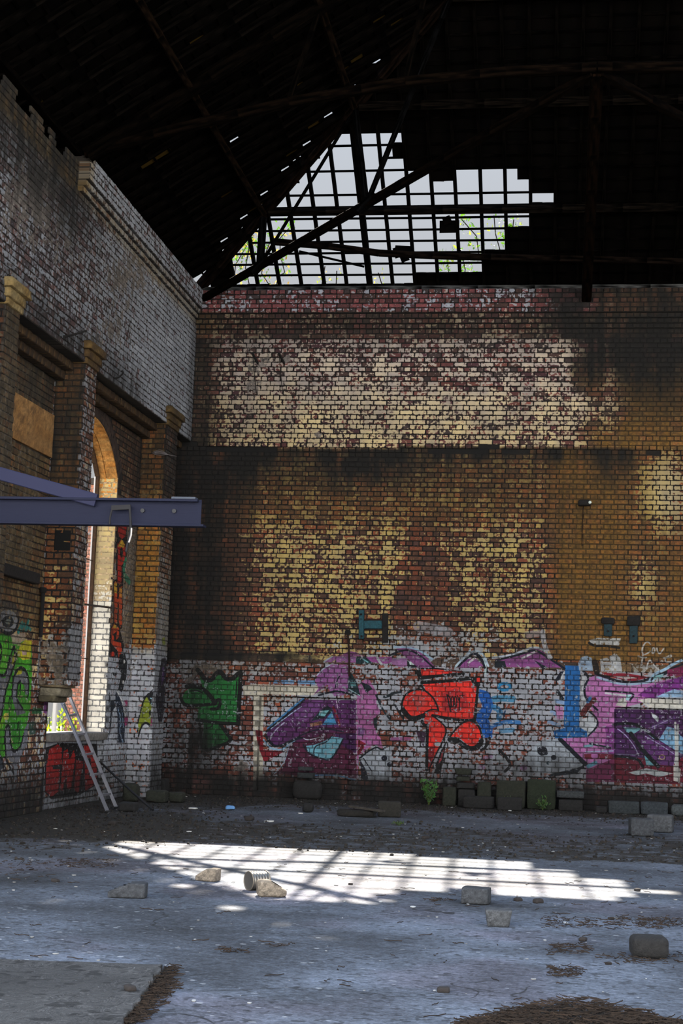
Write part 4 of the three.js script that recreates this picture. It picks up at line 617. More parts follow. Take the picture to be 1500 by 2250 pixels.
    mesh('hip_web', bar(r(1.45), c(1.42), 0.12, 0.09), web, roof); mesh('hip_web', bar(c(1.42), r(3.25), 0.045, 0.045), web, roof); mesh('hip_web', bar(r(3.25), c(3.52), 0.08, 0.07), web, roof); mesh('hip_web', bar(c(3.52), r(4.85), 0.07, 0.07), web, roof);
    for (const q of [1.42, 3.52]) mesh('gusset_plate', bar([X(q - 0.12), c(q - 0.12)[1] - 0.03, q - 0.12], [X(q + 0.12), c(q + 0.12)[1] + 0.06, q + 0.12], 0.16, 0.17, V3(0, 1, 0), 0.3), web, roof);
  }
  mesh('middle_tie', bar([7.0, 8.8, 0.05], [7.0, 10.02, 6.95], 0.17, 0.13), soot('#150d08'), roof);
  // bowed tie lying across the half trusses, and a slipped batten
  const bow = [[600, 531, 1.3], [722, 541, 1.22], [832, 556, 1.14], [950, 562, 1.08], [1100, 566, 1.02], [1290, 570, 0.96], [1500, 575, 0.9]].map(([x, y, z]) => at(x, y, 2, z));
  for (let i = 0; i + 1 < bow.length; i++) mesh('bowed_tie', bar(bow[i], bow[i + 1], 0.1, 0.105), soot('#171210'), roof);
  mesh('slipped_batten', bar(at(657, 552, 2, 0.6), at(800, 586, 2, 0.45), 0.03, 0.035), battenMat, roof);
  // battens
  const GA = 0.212, rows = Math.ceil(7 / GA);
  for (let r = 0; r < rows; r++) {
    const z = 0.2 + r * GA, v = z * SC; if (z > 6.9) break;
    const skip = z > 1.6 && (r & 1) === 0, wob = () => rr(-0.008, 0.008);
    let a = z + 0.05; const end = 14 - z - 0.05;
    while (a < end) {                                    // lengths between rafters so that some can be missing over the hole
      const b = Math.min(end, 0.69 + 0.41 * Math.ceil((a - 0.69 + 0.02) / 0.41));
      const mid = (a + b) / 2, out = gone(mid, v) && (skip || vn(mid * 9, r * 7.7) > 0.86);
      let c = b; while (!out && c < end && !(gone(c + 0.2, v) && skip) && c - a < 2.4) c = Math.min(end, c + 0.41);
      if (!out) mesh('batten', fbar(hipF, a, v + wob(), 0.115, c, v + wob(), 0.115, 0.036, 0.025), battenMat, roof);
      a = out ? b : c;
    }
  }
  for (const f of [lefF]) for (let r = 0; r < rows; r++) { const x = 0.2 + r * GA; mesh('batten', fbar(f, x + 0.05, x * SC, 0.115, ROOFZ, x * SC, 0.115, 0.036, 0.025), battenMat, roof); }
  // tiles: a slightly cambered clay plate with two nibs
  const tg = (() => {
    const g = new THREE.BoxGeometry(0.212, 0.285, 0.012, 3, 1, 1), p = g.attributes.position;
    for (let i = 0; i < p.count; i++) p.setZ(i, p.getZ(i) - 0.004 * (p.getX(i) / 0.106) ** 2 + (p.getY(i) < 0 ? 0.012 : 0));
    return merged([g, box(-0.07, 0.11, -0.018, -0.04, 0.13, -0.004), box(0.04, 0.11, -0.018, 0.07, 0.13, -0.004)]);
  })();
  const tiles = [], slits = [[490, 522], [540, 475], [580, 422], [620, 370], [640, 350], [668, 312], [722, 250], [775, 185], [817, 140], [508, 306]];
  const cols = Math.ceil(14.6 / 0.205);
  const add = (f, u, v, n, mi, dv = 0, rot = 0) => {
    const m = basisF(f); if (rot) m.multiply(new THREE.Matrix4().makeRotationZ(rot)); m.setPosition(onF(f, u, v + dv, n)); const p = onF(f, u, v, n), q = proj(p.x, p.y, p.z);
    tiles.push({ m, mi, a: q[0] > -20 && q[0] < 1520 && q[1] > -20 && q[1] < 2250 ? 1 / (q[2] * q[2]) * (f === hipF ? 2 : 1) : 0 });
  };
  for (let r = -1; r < rows + 1; r++) for (let c = -2; c < cols; c++) {
    const u = 0.69 + 0.1025 + 0.205 * c, z = 0.2 + r * GA - 0.1, v = z * SC; if (u < Math.max(-0.3, z - 0.14) || u > 14.3 - Math.max(0, z + 0.14) || z > 7) continue;
    if (r >= 0 && gone(u, v)) continue;
    add(hipF, u, v, 0.137 + (c & 1) * 0.004, tileMats.length * 0 + (rnd() < 0.5 ? 0 : rnd() < 0.6 ? 1 : 2), rr(-0.008, 0.008), rr(-0.015, 0.015));
  }
  for (let r = -2; r < rows + 1; r++) for (let c = -2; c < 62; c++) {
    const f = lefF;
    const u = 0.69 + 0.1025 + 0.205 * c, x = 0.2 + r * GA - 0.1, v = x * SC; if (u < Math.max(-0.3, x - 0.14) || u > ROOFZ || x > 7) continue;
    const p = onF(f, u, v, 0.14), q = proj(p.x, p.y, p.z), slit = slits.some((s) => !s[2] && Math.hypot(q[0] - s[0], q[1] - s[1]) < 11 && (s[2] = 1));
    add(f, u, v, 0.137 + (c & 1) * 0.004, f === lefF && vn(u * 3 + 9, v * 4) > 0.8 && rnd() < 0.6 ? 3 : rnd() < 0.5 ? 0 : rnd() < 0.6 ? 1 : 2, slit ? -0.19 : rr(-0.008, 0.008), slit ? 0.06 : rr(-0.015, 0.015));
  }
  // eaves, below the first row
  tiles.sort((a, b) => b.a - a.a);
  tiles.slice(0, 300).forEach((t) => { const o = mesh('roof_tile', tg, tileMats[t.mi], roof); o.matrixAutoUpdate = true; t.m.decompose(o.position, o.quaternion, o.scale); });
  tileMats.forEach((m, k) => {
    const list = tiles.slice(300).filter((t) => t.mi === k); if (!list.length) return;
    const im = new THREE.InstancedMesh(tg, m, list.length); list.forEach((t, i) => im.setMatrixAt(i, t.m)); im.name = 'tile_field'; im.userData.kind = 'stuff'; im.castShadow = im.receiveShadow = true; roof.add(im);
  });
  // broken tiles still hanging in the hole
  const hang = (x, y, w, h, rot, mi) => { const d = ray(x, y), t = (H0 + SL * EYE[2] + 0.14 - EYE[1]) / (d[1] - SL * d[2]), p = V3(EYE[0] + d[0] * t, EYE[1] + d[1] * t, EYE[2] + d[2] * t); const o = mesh('broken_tile', new THREE.BoxGeometry(w, h, 0.014, 2, 2, 1), tileMats[mi], roof); o.quaternion.setFromRotationMatrix(basisF(hipF)); o.rotateZ(rot); o.position.copy(p); };
  hang(987, 498, 0.34, 0.22, 0.02, 0); hang(982, 484, 0.15, 0.15, 0.8, 1); hang(886, 548, 0.3, 0.13, -0.15, 0); hang(888, 566, 0.16, 0.16, 0.78, 2); hang(872, 555, 0.12, 0.2, 0.6, 1);
  hang(490, 616, 0.36, 0.38, 0, 0); hang(980, 622, 0.66, 0.22, 0.0, 1);
}

// ------------------------------------------------------------------ floor and ground
const dirtAt = (x, z) => {
  const n = fbm(x * 0.9 + 3, z * 0.9, 4), h = 1;
  let d = ss(2.2, 0.9, z) + 0.5 * ss(4.9, 6.6, z + (n - 0.5) * 3) * ss(9.9, 9.3, z + (n - 0.5) * 1.2 + 0.05 * (x - 5)) * ss(9, 6.4, x * 0.7 + (n - 0.5) * 2) + 0.5 * ss(2.6, 1.2, x) * ss(13, 9, z) + 0.2 * ss(1.0, 0.2, x) + 0.3 * ss(4, 2.4, z);
  return clamp(d * h);
};
function floorTex(x0, z0, sw, sd, W, H, k) {
  const flecks = [], nF = Math.round(sw * sd * 44); for (let i = 0; i < nF; i++) { const x = x0 + rnd() * sw, z = z0 + rnd() * sd; if (rnd() < 0.25 + 0.9 * ss(0.45, 0.7, fbm(x * 0.7 + 8, z * 0.7, 3))) flecks.push([x, z, 0.003 + 0.014 * rnd() ** 3, rnd()]); }
  const mask = new Uint8Array(W * H);
  for (const [x, z, r, v] of flecks) { const i0 = (x - x0) / sw * W, j0 = (z - z0) / sd * H, ri = r / sw * W * 1.4, rj = r / sd * H; for (let j = Math.max(0, (j0 - rj) | 0); j <= Math.min(H - 1, j0 + rj); j++) for (let i = Math.max(0, (i0 - ri) | 0); i <= Math.min(W - 1, i0 + ri); i++) if (((i - i0) / ri) ** 2 + ((j - j0) / rj) ** 2 < 1) mask[j * W + i] = 90 + 150 * v; }
  return dataTexture(W, H, (i, j, o) => {
    const x = x0 + (i + 0.5) / W * sw, z = z0 + sd * (j + 0.5) / H;
    const a = fbm(x * 1.3, z * 1.3, 5), b = fbm(x * 30 + 7, z * 30, 3), c = fbm(x * 0.45 + 30, z * 3.2, 4), e = fbm(x * 7 + 70, z * 9, 4);
    const gr = (LAT[(i * 7919 + j * 104729) & 65535] - 0.5) * 0.16 + (fbm(x * 85 + 3, z * 85, 2) - 0.5) * 0.34;
    let v = 0.65 + (a - 0.5) * 0.75 + (b - 0.5) * 0.3 + (c - 0.5) * 0.22 + gr, r = 120 * v, g = 128 * v, bl = 141 * v;
    const pinkish = ss(0.5, 0.7, fbm(x * 0.8 + 50, z * 0.8 + 50, 3)) * 0.3; r += 22 * pinkish * v; g -= 2 * pinkish;
    const D = dirtAt(x, z), m = ss(-0.12, 0.12, D + (a - 0.5) * 0.5 - e * 0.9 - 0.02) * 0.93, dv = 0.55 + 0.9 * b;
    r = lerp(r, 34 * dv, m); g = lerp(g, 30 * dv, m); bl = lerp(bl, 25 * dv, m);
    const cr = Math.abs(fbm(x * 0.9 + 200, z * 0.9, 4) - 0.5); if (cr < 0.004 && m < 0.5 && vn(x * 0.5 + 9, z * 0.5) > 0.55) { r *= 0.5; g *= 0.5; bl *= 0.5; }
    const sp = ss(0.66, 0.72, fbm(x * 22 + 11, z * 26, 3)) * 0.35 * ss(0.4, 0.62, a + 0.1); r *= 1 - sp; g *= 1 - sp; bl *= 1 - sp;
    const w = mask[j * W + i] / 255; if (w > 0) { const q = w * (m > 0.5 ? 0.5 : 0.75); r = lerp(r, 214, q); g = lerp(g, 214, q); bl = lerp(bl, 212, q); }
    o[0] = r; o[1] = g; o[2] = bl;
  });
}
function slabGeo(x0, z0, x1, z1, n) {
  const g = new THREE.PlaneGeometry(x1 - x0, z1 - z0, n, n).rotateX(-Math.PI / 2).translate((x0 + x1) / 2, 0, (z0 + z1) / 2), p = g.attributes.position, uv = g.attributes.uv;
  for (let i = 0; i < p.count; i++) { const x = p.getX(i), z = p.getZ(i); uv.setXY(i, (x - x0) / (x1 - x0), (z - z0) / (z1 - z0)); }
  return g;
}
{
  const fl = structure('floor');
  const T1 = floorTex(-1, -1, 11, 13, 2048, 2048), T2 = floorTex(1, 12, 8, 8, 2048, 2048);
  const fm = (t, a, b) => new THREE.MeshStandardMaterial({ map: t, roughness: 0.88, bumpMap: grain([a, b]), bumpScale: 0.012 });
  mesh('concrete_slab', slabGeo(-1, -1, 10, 12, 1), fm(T1, 11, 13), fl); mesh('concrete_slab', slabGeo(1, 12, 9, 20, 1), fm(T2, 8, 8), fl);
  const plain = worn('#86827c', 0.9, 4);
  for (const q of [[-1, 12, 1, 20], [9, 12, 15, 20], [10, -1, 15, 12], [-1, 20, 15, 34]]) mesh('concrete_slab', slabGeo(...q, 1), plain, fl);
  mesh('foundation', box(-1, -0.5, -1, 15, -0.002, 34), plain, fl);
  const gd = structure('ground');
  mesh('earth', box(-70, -0.6, -70, 84, -0.02, 90), worn('#6f6a55', 0.95, 30), gd);
}

// ------------------------------------------------------------------ stones, blocks and rubble on the floor
const concrete = [worn('#62676e', 0.92, 3), worn('#50555d', 0.92, 3), worn('#a59a8c', 0.92, 3)], mossy = worn('#32362c', 0.95, 3), darkStone = worn('#2a2a2b', 0.95, 3);  // concrete: sun and shade set into the tones, paler for the sunlit blocks
const scaleAt = (p) => F / proj(...p)[2];
// a block whose outline in the frame is x0..x1, top..bottom and which stands at height y on the floor or on another block
let stoneN = 0;
function block(name, label, category, x0, x1, yt, yb, depth, m, o = {}) {
  const g = o.z !== undefined ? at((x0 + x1) / 2, yb, 2, o.z) : at((x0 + x1) / 2, yb, 1, o.y || 0), k = scaleAt(g), w = (x1 - x0) / k / (o.wide || 1.05), h = Math.max(0.04, (yb - yt) / k * (o.tall || 0.86));
  const y = o.z !== undefined ? (o.y ?? g[1]) : (o.y || 0);
  let geo = stone(w, h, depth, 20 + stoneN++ * 1.37, o.round ?? 0.09, o.rough ?? 0.03, 7);
  if (o.taper) { const p = geo.attributes.position; for (let i = 0; i < p.count; i++) { const t = 1 - o.taper * (0.5 - p.getY(i) / h); p.setX(i, p.getX(i) * t); p.setZ(i, p.getZ(i) * t); } geo.computeVertexNormals(); }
  if (o.chip) { const p = geo.attributes.position; for (let i = 0; i < p.count; i++) { const t = Math.max(0, (p.getX(i) / w * o.chip[0] + p.getY(i) / h * o.chip[1]) - 0.42); p.setX(i, p.getX(i) - o.chip[0] * t * w); p.setY(i, p.getY(i) - o.chip[1] * t * h); } geo.computeVertexNormals(); }
  geo.computeBoundingBox(); geo.translate(0, -geo.boundingBox.min.y, 0);
  const b = mesh(name, geo, m, scene); b.position.set(g[0], y, g[2] - depth / 2); b.rotation.y = o.turn || 0;
  return tag(b, label, category, o.group);
}
block('stone_block', 'grey concrete block with a broken sloping left end, outside the sun patch on its left', 'block', 230, 317, 1936, 1974, 0.16, concrete[1], { turn: 0.12, chip: [-1, 1] });
block('stone_block', 'pale block with a broken left corner alone in the sun, left of the drum', 'block', 427, 478, 1905, 1937, 0.13, concrete[2], { turn: -0.2, chip: [-1, 1] });
block('stone_block', 'sunlit pale block leaning against the ribbed metal drum', 'block', 558, 626, 1931, 1972, 0.16, concrete[2], { turn: 0.3, chip: [1, 1], round: 0.2 });
block('stone_block', 'squarish grey block at the lower edge of the sun patch, right of the frame centre', 'block', 1013, 1076, 1947, 1988, 0.18, concrete[1], { turn: -0.15 });
block('stone_block', 'grey block narrowing towards its foot, just nearer than the one at the sun patch edge', 'block', 1062, 1124, 1995, 2038, 0.16, concrete[0], { turn: 0.1, taper: 0.2 });
block('stone_block', 'rounded dark grey block nearest the viewer, in shade at the far right', 'block', 1384, 1470, 2054, 2108, 0.2, darkStone, { turn: 0.1, round: 0.3 });
block('stone_block', 'grey concrete cube, left one of the pair on the floor at the right frame edge', 'block', 1382, 1436, 1794, 1838, 0.3, concrete[1], { turn: 0.1 });
block('stone_block', 'white-topped block, right one of the pair on the floor at the right frame edge', 'block', 1422, 1481, 1786, 1830, 0.3, concrete[0], { turn: -0.15 });
block('stone_block', 'dark upright block alone in front of the back wall, beside the flattened debris heap', 'block', 826, 879, 1757, 1796, 0.26, worn('#35342f', 0.95, 3), { turn: 0.12 });
block('rubble_lump', 'rounded dark rubble lump on the floor below the purple piece', 'rubble', 662, 687, 1762, 1786, 0.16, darkStone, { round: 0.4, rough: 0.12 });
// stones dumped along the foot of the back wall
for (const [label, x0, x1, yt, yb, z, y, m, o] of [
  ['squared stone crowning the small pile under the red lettering', 997, 1038, 1688, 1707, 0.42, 0.52, mossy, { taper: 0.25 }],
  ['short stone second from the top of the small pile under the red lettering', 1002, 1031, 1706, 1719, 0.42, 0.42, mossy, {}],
  ['low dark stone at the left end of the rubble row, beside the weeds', 973, 1002, 1730, 1755, 0.5, 0, mossy, {}],
  ['flat dark stone third from the top of the small pile under the red lettering', 1004, 1041, 1720, 1735, 0.46, 0.3, darkStone, { under: 1 }],
  ['dark stone at the bottom of the small pile under the red lettering', 1006, 1042, 1734, 1764, 0.45, 0, darkStone, {}],
  ['long pale-edged slab lying flat in front of the rubble row', 1018, 1084, 1750, 1769, 0.78, 0, darkStone, {}],
  ['small grey stone standing between the pile and the broad mossy slab', 1048, 1078, 1719, 1764, 0.34, 0, mossy, {}],
  ['broad mossy slab standing against the wall, left one of two', 1090, 1153, 1716, 1768, 0.36, 0, mossy, {}],
  ['broad dark stone lying before the left mossy slab', 1092, 1146, 1752, 1780, 1.02, 0, darkStone, {}],
  ['broad green-stained slab standing against the wall, right one of two', 1158, 1220, 1714, 1770, 0.36, 0, worn('#2c3626', 0.95, 3), {}],
  ['pale-edged slab resting on rubble right of the green-stained slab', 1223, 1282, 1738, 1756, 0.5, 0.215, worn('#474d52', 0.95, 3), {}],
  ['dark stone under the pale-edged slab at the wall foot', 1227, 1279, 1757, 1780, 0.5, 0, darkStone, {}],
  ['long grey kerb piece below the corner of the right walled-up opening', 1336, 1403, 1760, 1788, 0.62, 0, worn('#3f474d', 0.95, 3), {}],
  ['grey kerb piece right of the longest one, under the right walled-up opening', 1408, 1466, 1762, 1790, 0.55, 0, worn('#434c55', 0.95, 3), {}],
  ['rounded pale stone at the right frame edge by the wall foot', 1474, 1512, 1768, 1794, 0.6, 0, worn('#5a6369', 0.95, 3), { round: 0.35 }],
  ['small dark stone in the gap left of the long grey kerb piece', 1308, 1332, 1772, 1786, 0.7, 0, darkStone, { round: 0.3 }],
  ['dark rubble mound under the two dull blocks before the left walled-up opening', 642, 706, 1715, 1757, 0.3, 0, darkStone, { round: 0.45 }],
  ['upper of the two dull blocks stacked before the left walled-up opening', 656, 687, 1685, 1699, 0.3, 0.485, worn('#3b4246', 0.95, 3), {}],
  ['lower of the two dull blocks stacked before the left walled-up opening', 654, 690, 1698, 1713, 0.3, 0.36, worn('#363c40', 0.95, 3), {}],
]) {
  const p = at((x0 + x1) / 2, yb, 2, z), q = at((x0 + x1) / 2, yt, 2, z), k = scaleAt(p), h = Math.max(0.06, q[1] - y);
  const d = 0.22, geo = stone((x1 - x0) / k, h, d, 90 + stoneN++ * 1.7, o.round ?? 0.1, 0.04, 6);
  if (o.taper) { const a = geo.attributes.position; for (let i = 0; i < a.count; i++) a.setX(i, a.getX(i) * (1 - o.taper * (0.5 - a.getY(i) / h))); geo.computeVertexNormals(); }
  geo.computeBoundingBox(); geo.translate(0, -geo.boundingBox.min.y, 0);
  const b = mesh('rubble_stone', geo, m, scene); b.position.set(p[0], y, z); b.rotation.y = rr(-0.06, 0.06); tag(b, label, 'stone', 'stones dumped along the back wall');
}
// heap by the left corner
for (const [label, x0, x1, yt, yb, z, m, r] of [
  ['pale lump of rubble behind the ladder foot, left end of the corner heap', 252, 286, 1722, 1762, 2.6, mossy, 0.3],
  ['dark tilted stone at the top of the corner heap', 286, 306, 1710, 1745, 2.2, darkStone, 0.15],
  ['long flat stone in the corner heap below the far pier', 318, 362, 1738, 1764, 2.0, mossy, 0.2],
  ['low dark stone in front of the corner heap', 258, 296, 1764, 1784, 3.1, darkStone, 0.25],
  ['grey stone at the right end of the corner heap', 368, 400, 1742, 1764, 1.4, mossy, 0.2],
]) {
  const p = at((x0 + x1) / 2, yb, 1, 0), k = scaleAt(p), geo = stone((x1 - x0) / k, (yb - yt) / k, 0.25, 140 + stoneN++, r, 0.1, 5); geo.computeBoundingBox(); geo.translate(0, -geo.boundingBox.min.y, 0);
  const b = mesh('rubble_stone', geo, m, scene); b.position.set(Math.max(p[0], -0.1 + (x1 - x0) / k / 2), 0, p[2] - 0.12); b.rotation.set(0, rr(-0.1, 0.1), 0); tag(b, label, 'stone', 'rubble heap in the left corner');
}
{
  const p = at(281, 1742, 1, 0), g = stone(0.2, 0.2, 0.14, 8, 0.45, 0.22, 6).translate(0, 0.1, 0), b = mesh('plastic_bag', g, mat('#c9cdd2', 0.6), scene); b.position.set(p[0], 0.02, p[2]);
  tag(b, 'crumpled whitish plastic bag lying on the rubble in the left corner', 'bag');
  const q = at(790, 1796, 1, 0), d = stone(0.52, 0.1, 0.26, 51, 0.4, 0.2, 7).translate(0, 0.05, 0), e = mesh('debris_heap', d, worn('#2a2825', 0.95, 3), scene); e.position.set(q[0] - 0.06, 0, q[2] - 0.12); tag(e, 'flattened dark heap of debris left of the upright dark block', 'debris');
  const s = mesh('plank', stone(0.6, 0.035, 0.1, 4, 0.2, 0.03, 4), worn('#55504a', 0.9, 2), scene); s.position.set(q[0] + 0.1, 0.125, q[2] - 0.02); s.rotation.set(0, -0.5, -0.06); tag(s, 'splintered grey plank lying across the flattened debris heap', 'plank');
  const sc = at(506, 1779, 1, 0), sp = mesh('plastic_scrap', stone(0.14, 0.06, 0.09, 5, 0.4, 0.2, 4).translate(0, 0.03, 0), mat('#5f8fc2', 0.7), scene); sp.position.set(...sc); tag(sp, 'small sky-blue plastic scrap on the floor below the green piece', 'scrap');
}
// ribbed drum lying in the sun
{
  const p = at(560, 1958, 1, 0), t = thing('metal_drum', 'small ribbed metal drum lying on its side in the sun patch', 'drum', [p[0], 0.078, p[2] - 0.08], 0.75), pts = [];
  pts.push(new THREE.Vector2(0.001, -0.085), new THREE.Vector2(0.07, -0.085)); for (let i = 0; i <= 24; i++) { const a = i / 24; pts.push(new THREE.Vector2(0.074 + 0.004 * Math.cos(a * Math.PI * 12), -0.083 + 0.166 * a)); } pts.push(new THREE.Vector2(0.07, 0.085), new THREE.Vector2(0.062, 0.078), new THREE.Vector2(0.001, 0.078));
  mesh('ribbed_body', new THREE.LatheGeometry(pts, 28).rotateZ(Math.PI / 2), new THREE.MeshStandardMaterial({ color: '#77736d', roughness: 0.4, metalness: 0.8, bumpMap: GRAIN, bumpScale: 0.0012 }), t);
  mesh('rim', new THREE.TorusGeometry(0.076, 0.005, 8, 28).rotateY(Math.PI / 2).translate(0.083, 0, 0), mat('#7d756a', 0.5, { metalness: 0.6 }), t); mesh('rim', new THREE.TorusGeometry(0.076, 0.005, 8, 28).rotateY(Math.PI / 2).translate(-0.083, 0, 0), mat('#7d756a', 0.5, { metalness: 0.6 }), t);
}
// chipboard sheet in the near left corner
{
  const strand = dataTexture(1024, 1024, (i, j, o) => {
    const x = i / 1024 * 2.2, z = j / 1024 * 2.2; let v = 0.5; for (let k = 0; k < 3; k++) { const a = vn(x * 6 + k * 9, z * 6 + k * 5) * 6.28, c = Math.cos(a), s = Math.sin(a); v += (vn((x * c + z * s) * 9 + k * 31, (z * c - x * s) * 60) - 0.5) * 0.32; }
    const m = 0.7 + 0.6 * fbm(x * 1.4, z * 1.4, 4), d = ss(0.66, 0.72, fbm(x * 12 + 4, z * 12, 3)) * 0.4, w = vn(x * 60, z * 60) > 0.965 ? 0.35 : 0; v *= m * (1 - d); o[0] = 124 * v + 170 * w; o[1] = 122 * v + 175 * w; o[2] = 120 * v + 180 * w;
  });
  const A = at(355, 2120, 1, 0.04), B = at(0, 2108, 1, 0.04), C = at(262, 2250, 1, 0.04), u = V3(B[0] - A[0], 0, B[2] - A[2]).normalize(), v = V3(C[0] - A[0], 0, C[2] - A[2]).normalize();
  const s = new THREE.Shape(), c0 = V3(A[0], 0, A[2]), n = 40, out = [];
  for (let i = 0; i <= n; i++) out.push(c0.clone().addScaledVector(u, 1.6 * i / n).addScaledVector(v, (vn(i * 0.7, 3) - 0.5) * 0.02));
  for (let i = 1; i <= n; i++) out.push(c0.clone().addScaledVector(u, 1.6).addScaledVector(v, 2.2 * i / n));
  for (let i = 1; i <= n; i++) out.push(c0.clone().addScaledVector(u, 1.6 * (1 - i / n)).addScaledVector(v, 2.2));
  for (let i = 1; i < n; i++) out.push(c0.clone().addScaledVector(v, 2.2 * (1 - i / n)).addScaledVector(u, (vn(i * 0.8, 9) - 0.5) * 0.03));
  out.forEach((p, i) => i ? s.lineTo(p.x - c0.x, -(p.z - c0.z)) : s.moveTo(p.x - c0.x, -(p.z - c0.z)));
  const g = new THREE.ExtrudeGeometry(s, { depth: 0.03, bevelEnabled: true, bevelSize: 0.004, bevelThickness: 0.004, bevelSegments: 1 }).rotateX(-Math.PI / 2), p = g.attributes.position, uv = g.attributes.uv; for (let i = 0; i < p.count; i++) uv.setXY(i, p.getX(i) / 2.2, p.getZ(i) / 2.2);
  const b = mesh('chipboard_sheet', g, new THREE.MeshStandardMaterial({ map: strand, roughness: 0.9, bumpMap: grain([2, 2]), bumpScale: 0.008 }), scene); b.position.set(c0.x, 0.008, c0.z); tag(b, 'weathered chipboard sheet lying on the floor in the near left corner', 'board');
}
// ------------------------------------------------------------------ litter that nobody could count
function litter(name, label, category, geo, m, n, place) {
  const list = []; for (let i = 0; i < n * 6 && list.length < n; i++) { const q = place(); if (q) list.push(q); }
  const im = new THREE.InstancedMesh(geo, m, list.length), M = new THREE.Matrix4(), Q = new THREE.Quaternion(), E = new THREE.Euler(), c = new THREE.Color();
  list.forEach((q, i) => { E.set(q.rx || 0, q.ry || 0, q.rz || 0); M.compose(V3(q.x, q.y, q.z), Q.setFromEuler(E), V3(q.sx, q.sy ?? q.sx, q.sz ?? q.sx)); im.setMatrixAt(i, M); im.setColorAt(i, c.setScalar(q.c ?? 1)); });
  im.name = numbered(name); im.castShadow = im.receiveShadow = true; im.userData.kind = 'stuff'; scene.add(im); return tag(im, label, category);
}
const twigG = merged([tube([[-0.5, 0, 0], [-0.15, 0.01, 0.03], [0.2, 0, -0.02], [0.5, 0.015, 0.02]], 0.007, 6, 4), tube([[0.1, 0, 0], [0.25, 0.01, 0.1]], 0.005, 2, 4)]);
const chipG = new THREE.DodecahedronGeometry(0.5, 0), flakeG = new THREE.CylinderGeometry(0.5, 0.42, 0.18, 6);
const twigAt = (px, py, sp, L, h = 0.01) => { const p = at(px, py, 1, 0); return { x: p[0] + rr(-sp, sp), y: 0.006 + rnd() * h, z: p[2] + rr(-sp, sp) * 1.2, ry: rr(0, 6.28), rz: rr(-0.12, 0.12), sx: L * rr(0.5, 1.4), sy: rr(0.2, 0.5), sz: L * rr(0.5, 1.2), c: rr(0.5, 1.4) }; };
const twigMat = mat('#2c2118', 0.95), dirtMat = mat('#16130f', 0.98);
litter('twig_litter', 'dense dark mat of twigs and needles at the near right corner of the floor', 'twigs', twigG, twigMat, 1500, () => { const a = rnd(), x = lerp(1010, 1540, a), y = 2250 - 60 * Math.pow(rnd(), 1.4) * Math.sin(clamp(a * 1.15) * 3.0) + 14; return twigAt(x, y, 0.04, 0.09, 0.03); });
litter('humus_litter', 'dark crumbly humus under the twig mat at the near right corner', 'humus', chipG, dirtMat, 2600, () => { const a = rnd(), x = lerp(1000, 1560, a), y = 2252 - 56 * rnd() * Math.sin(clamp(a * 1.15) * 3.0) + 14, p = at(x, y, 1, 0), s = rr(0.008, 0.03); return { x: p[0], y: 0.004, z: p[2], ry: rr(0, 6), rx: rr(0, 6), sx: s, c: rr(0.5, 1.5) }; });
litter('twig_litter', 'twigs and needles swept against the edge of the chipboard sheet', 'twigs', twigG, twigMat, 480, () => { const t = Math.pow(rnd(), 0.8), x = lerp(372, 262, t) + rr(0, 1) * lerp(10, 44, Math.sin(t * 3)) * (0.5 + vn(t * 14, 2)), y = lerp(2128, 2262, t); return twigAt(x, y, 0.03, 0.07, 0.025); });
litter('humus_litter', 'dark humus swept against the edge of the chipboard sheet', 'humus', chipG, dirtMat, 900, () => { const t = rnd(), x = lerp(364, 256, t) + rr(0, 28) * Math.sin(0.4 + t * 2.4) * (0.5 + vn(t * 14, 2)), p = at(x, lerp(2128, 2262, t), 1, 0), s = rr(0.006, 0.022); return { x: p[0], y: 0.004, z: p[2], rx: rr(0, 6), ry: rr(0, 6), sx: s, c: rr(0.5, 1.6) }; });
const strips = [[1195, 1500, 2018, 2042, 260], [1210, 1290, 2078, 2098, 90], [1215, 1270, 2128, 2150, 90], [1330, 1500, 2100, 2120, 90], [1400, 1500, 2020, 2040, 60], [940, 990, 1976, 1984, 24], [600, 640, 2078, 2084, 16], [490, 530, 2086, 2096, 26], [140, 250, 1890, 1908, 120], [0, 120, 1890, 1930, 80]];
litter('twig_litter', 'small drifts of brown twigs scattered on the open concrete', 'twigs', twigG, twigMat, 800, () => { const s = pick(strips, rnd()); return rnd() < s[4] / 260 ? twigAt(rr(s[0], s[1]), rr(s[2], s[3]), 0.05, 0.06, 0.012) : null; });
litter('twig_litter', 'single twigs strewn thinly over the whole floor', 'twigs', twigG, twigMat, 320, () => { const z = rr(2, 19), x = rr(0.5, 9); return { x, y: 0.006, z, ry: rr(0, 6.28), sx: rr(0.04, 0.14), sy: 0.4, sz: rr(0.04, 0.14), c: rr(0.4, 1.3) }; });
litter('gravel_litter', 'dark mulch and grit covering the floor towards the back wall', 'grit', chipG, mat('#201c18', 0.98), 8000, () => { const z = rr(0.2, 13), x = rr(-0.3, 10); if (rnd() > dirtAt(x, z) * 1.2) return null; const s = 0.008 + 0.035 * rnd() ** 3; return { x, y: s * 0.2, z, rx: rr(0, 6), ry: rr(0, 6), sx: s * rr(0.8, 1.6), sy: s * 0.7, sz: s, c: rr(0.4, 2.0) }; });
litter('paint_flake_litter', 'white flakes of paint and plaster sprinkled over the floor', 'flakes', flakeG, mat('#bdbcb8', 0.9), 900, () => { const z = Math.pow(rnd(), 1.2) * 18 + 0.8, x = rr(0, 9), s = 0.008 + 0.03 * rnd() ** 4; return { x, y: 0.003, z, ry: rr(0, 6), rx: rr(-0.2, 0.2), sx: s * rr(0.7, 1.8), sy: s, sz: s, c: rr(0.5, 1) }; });
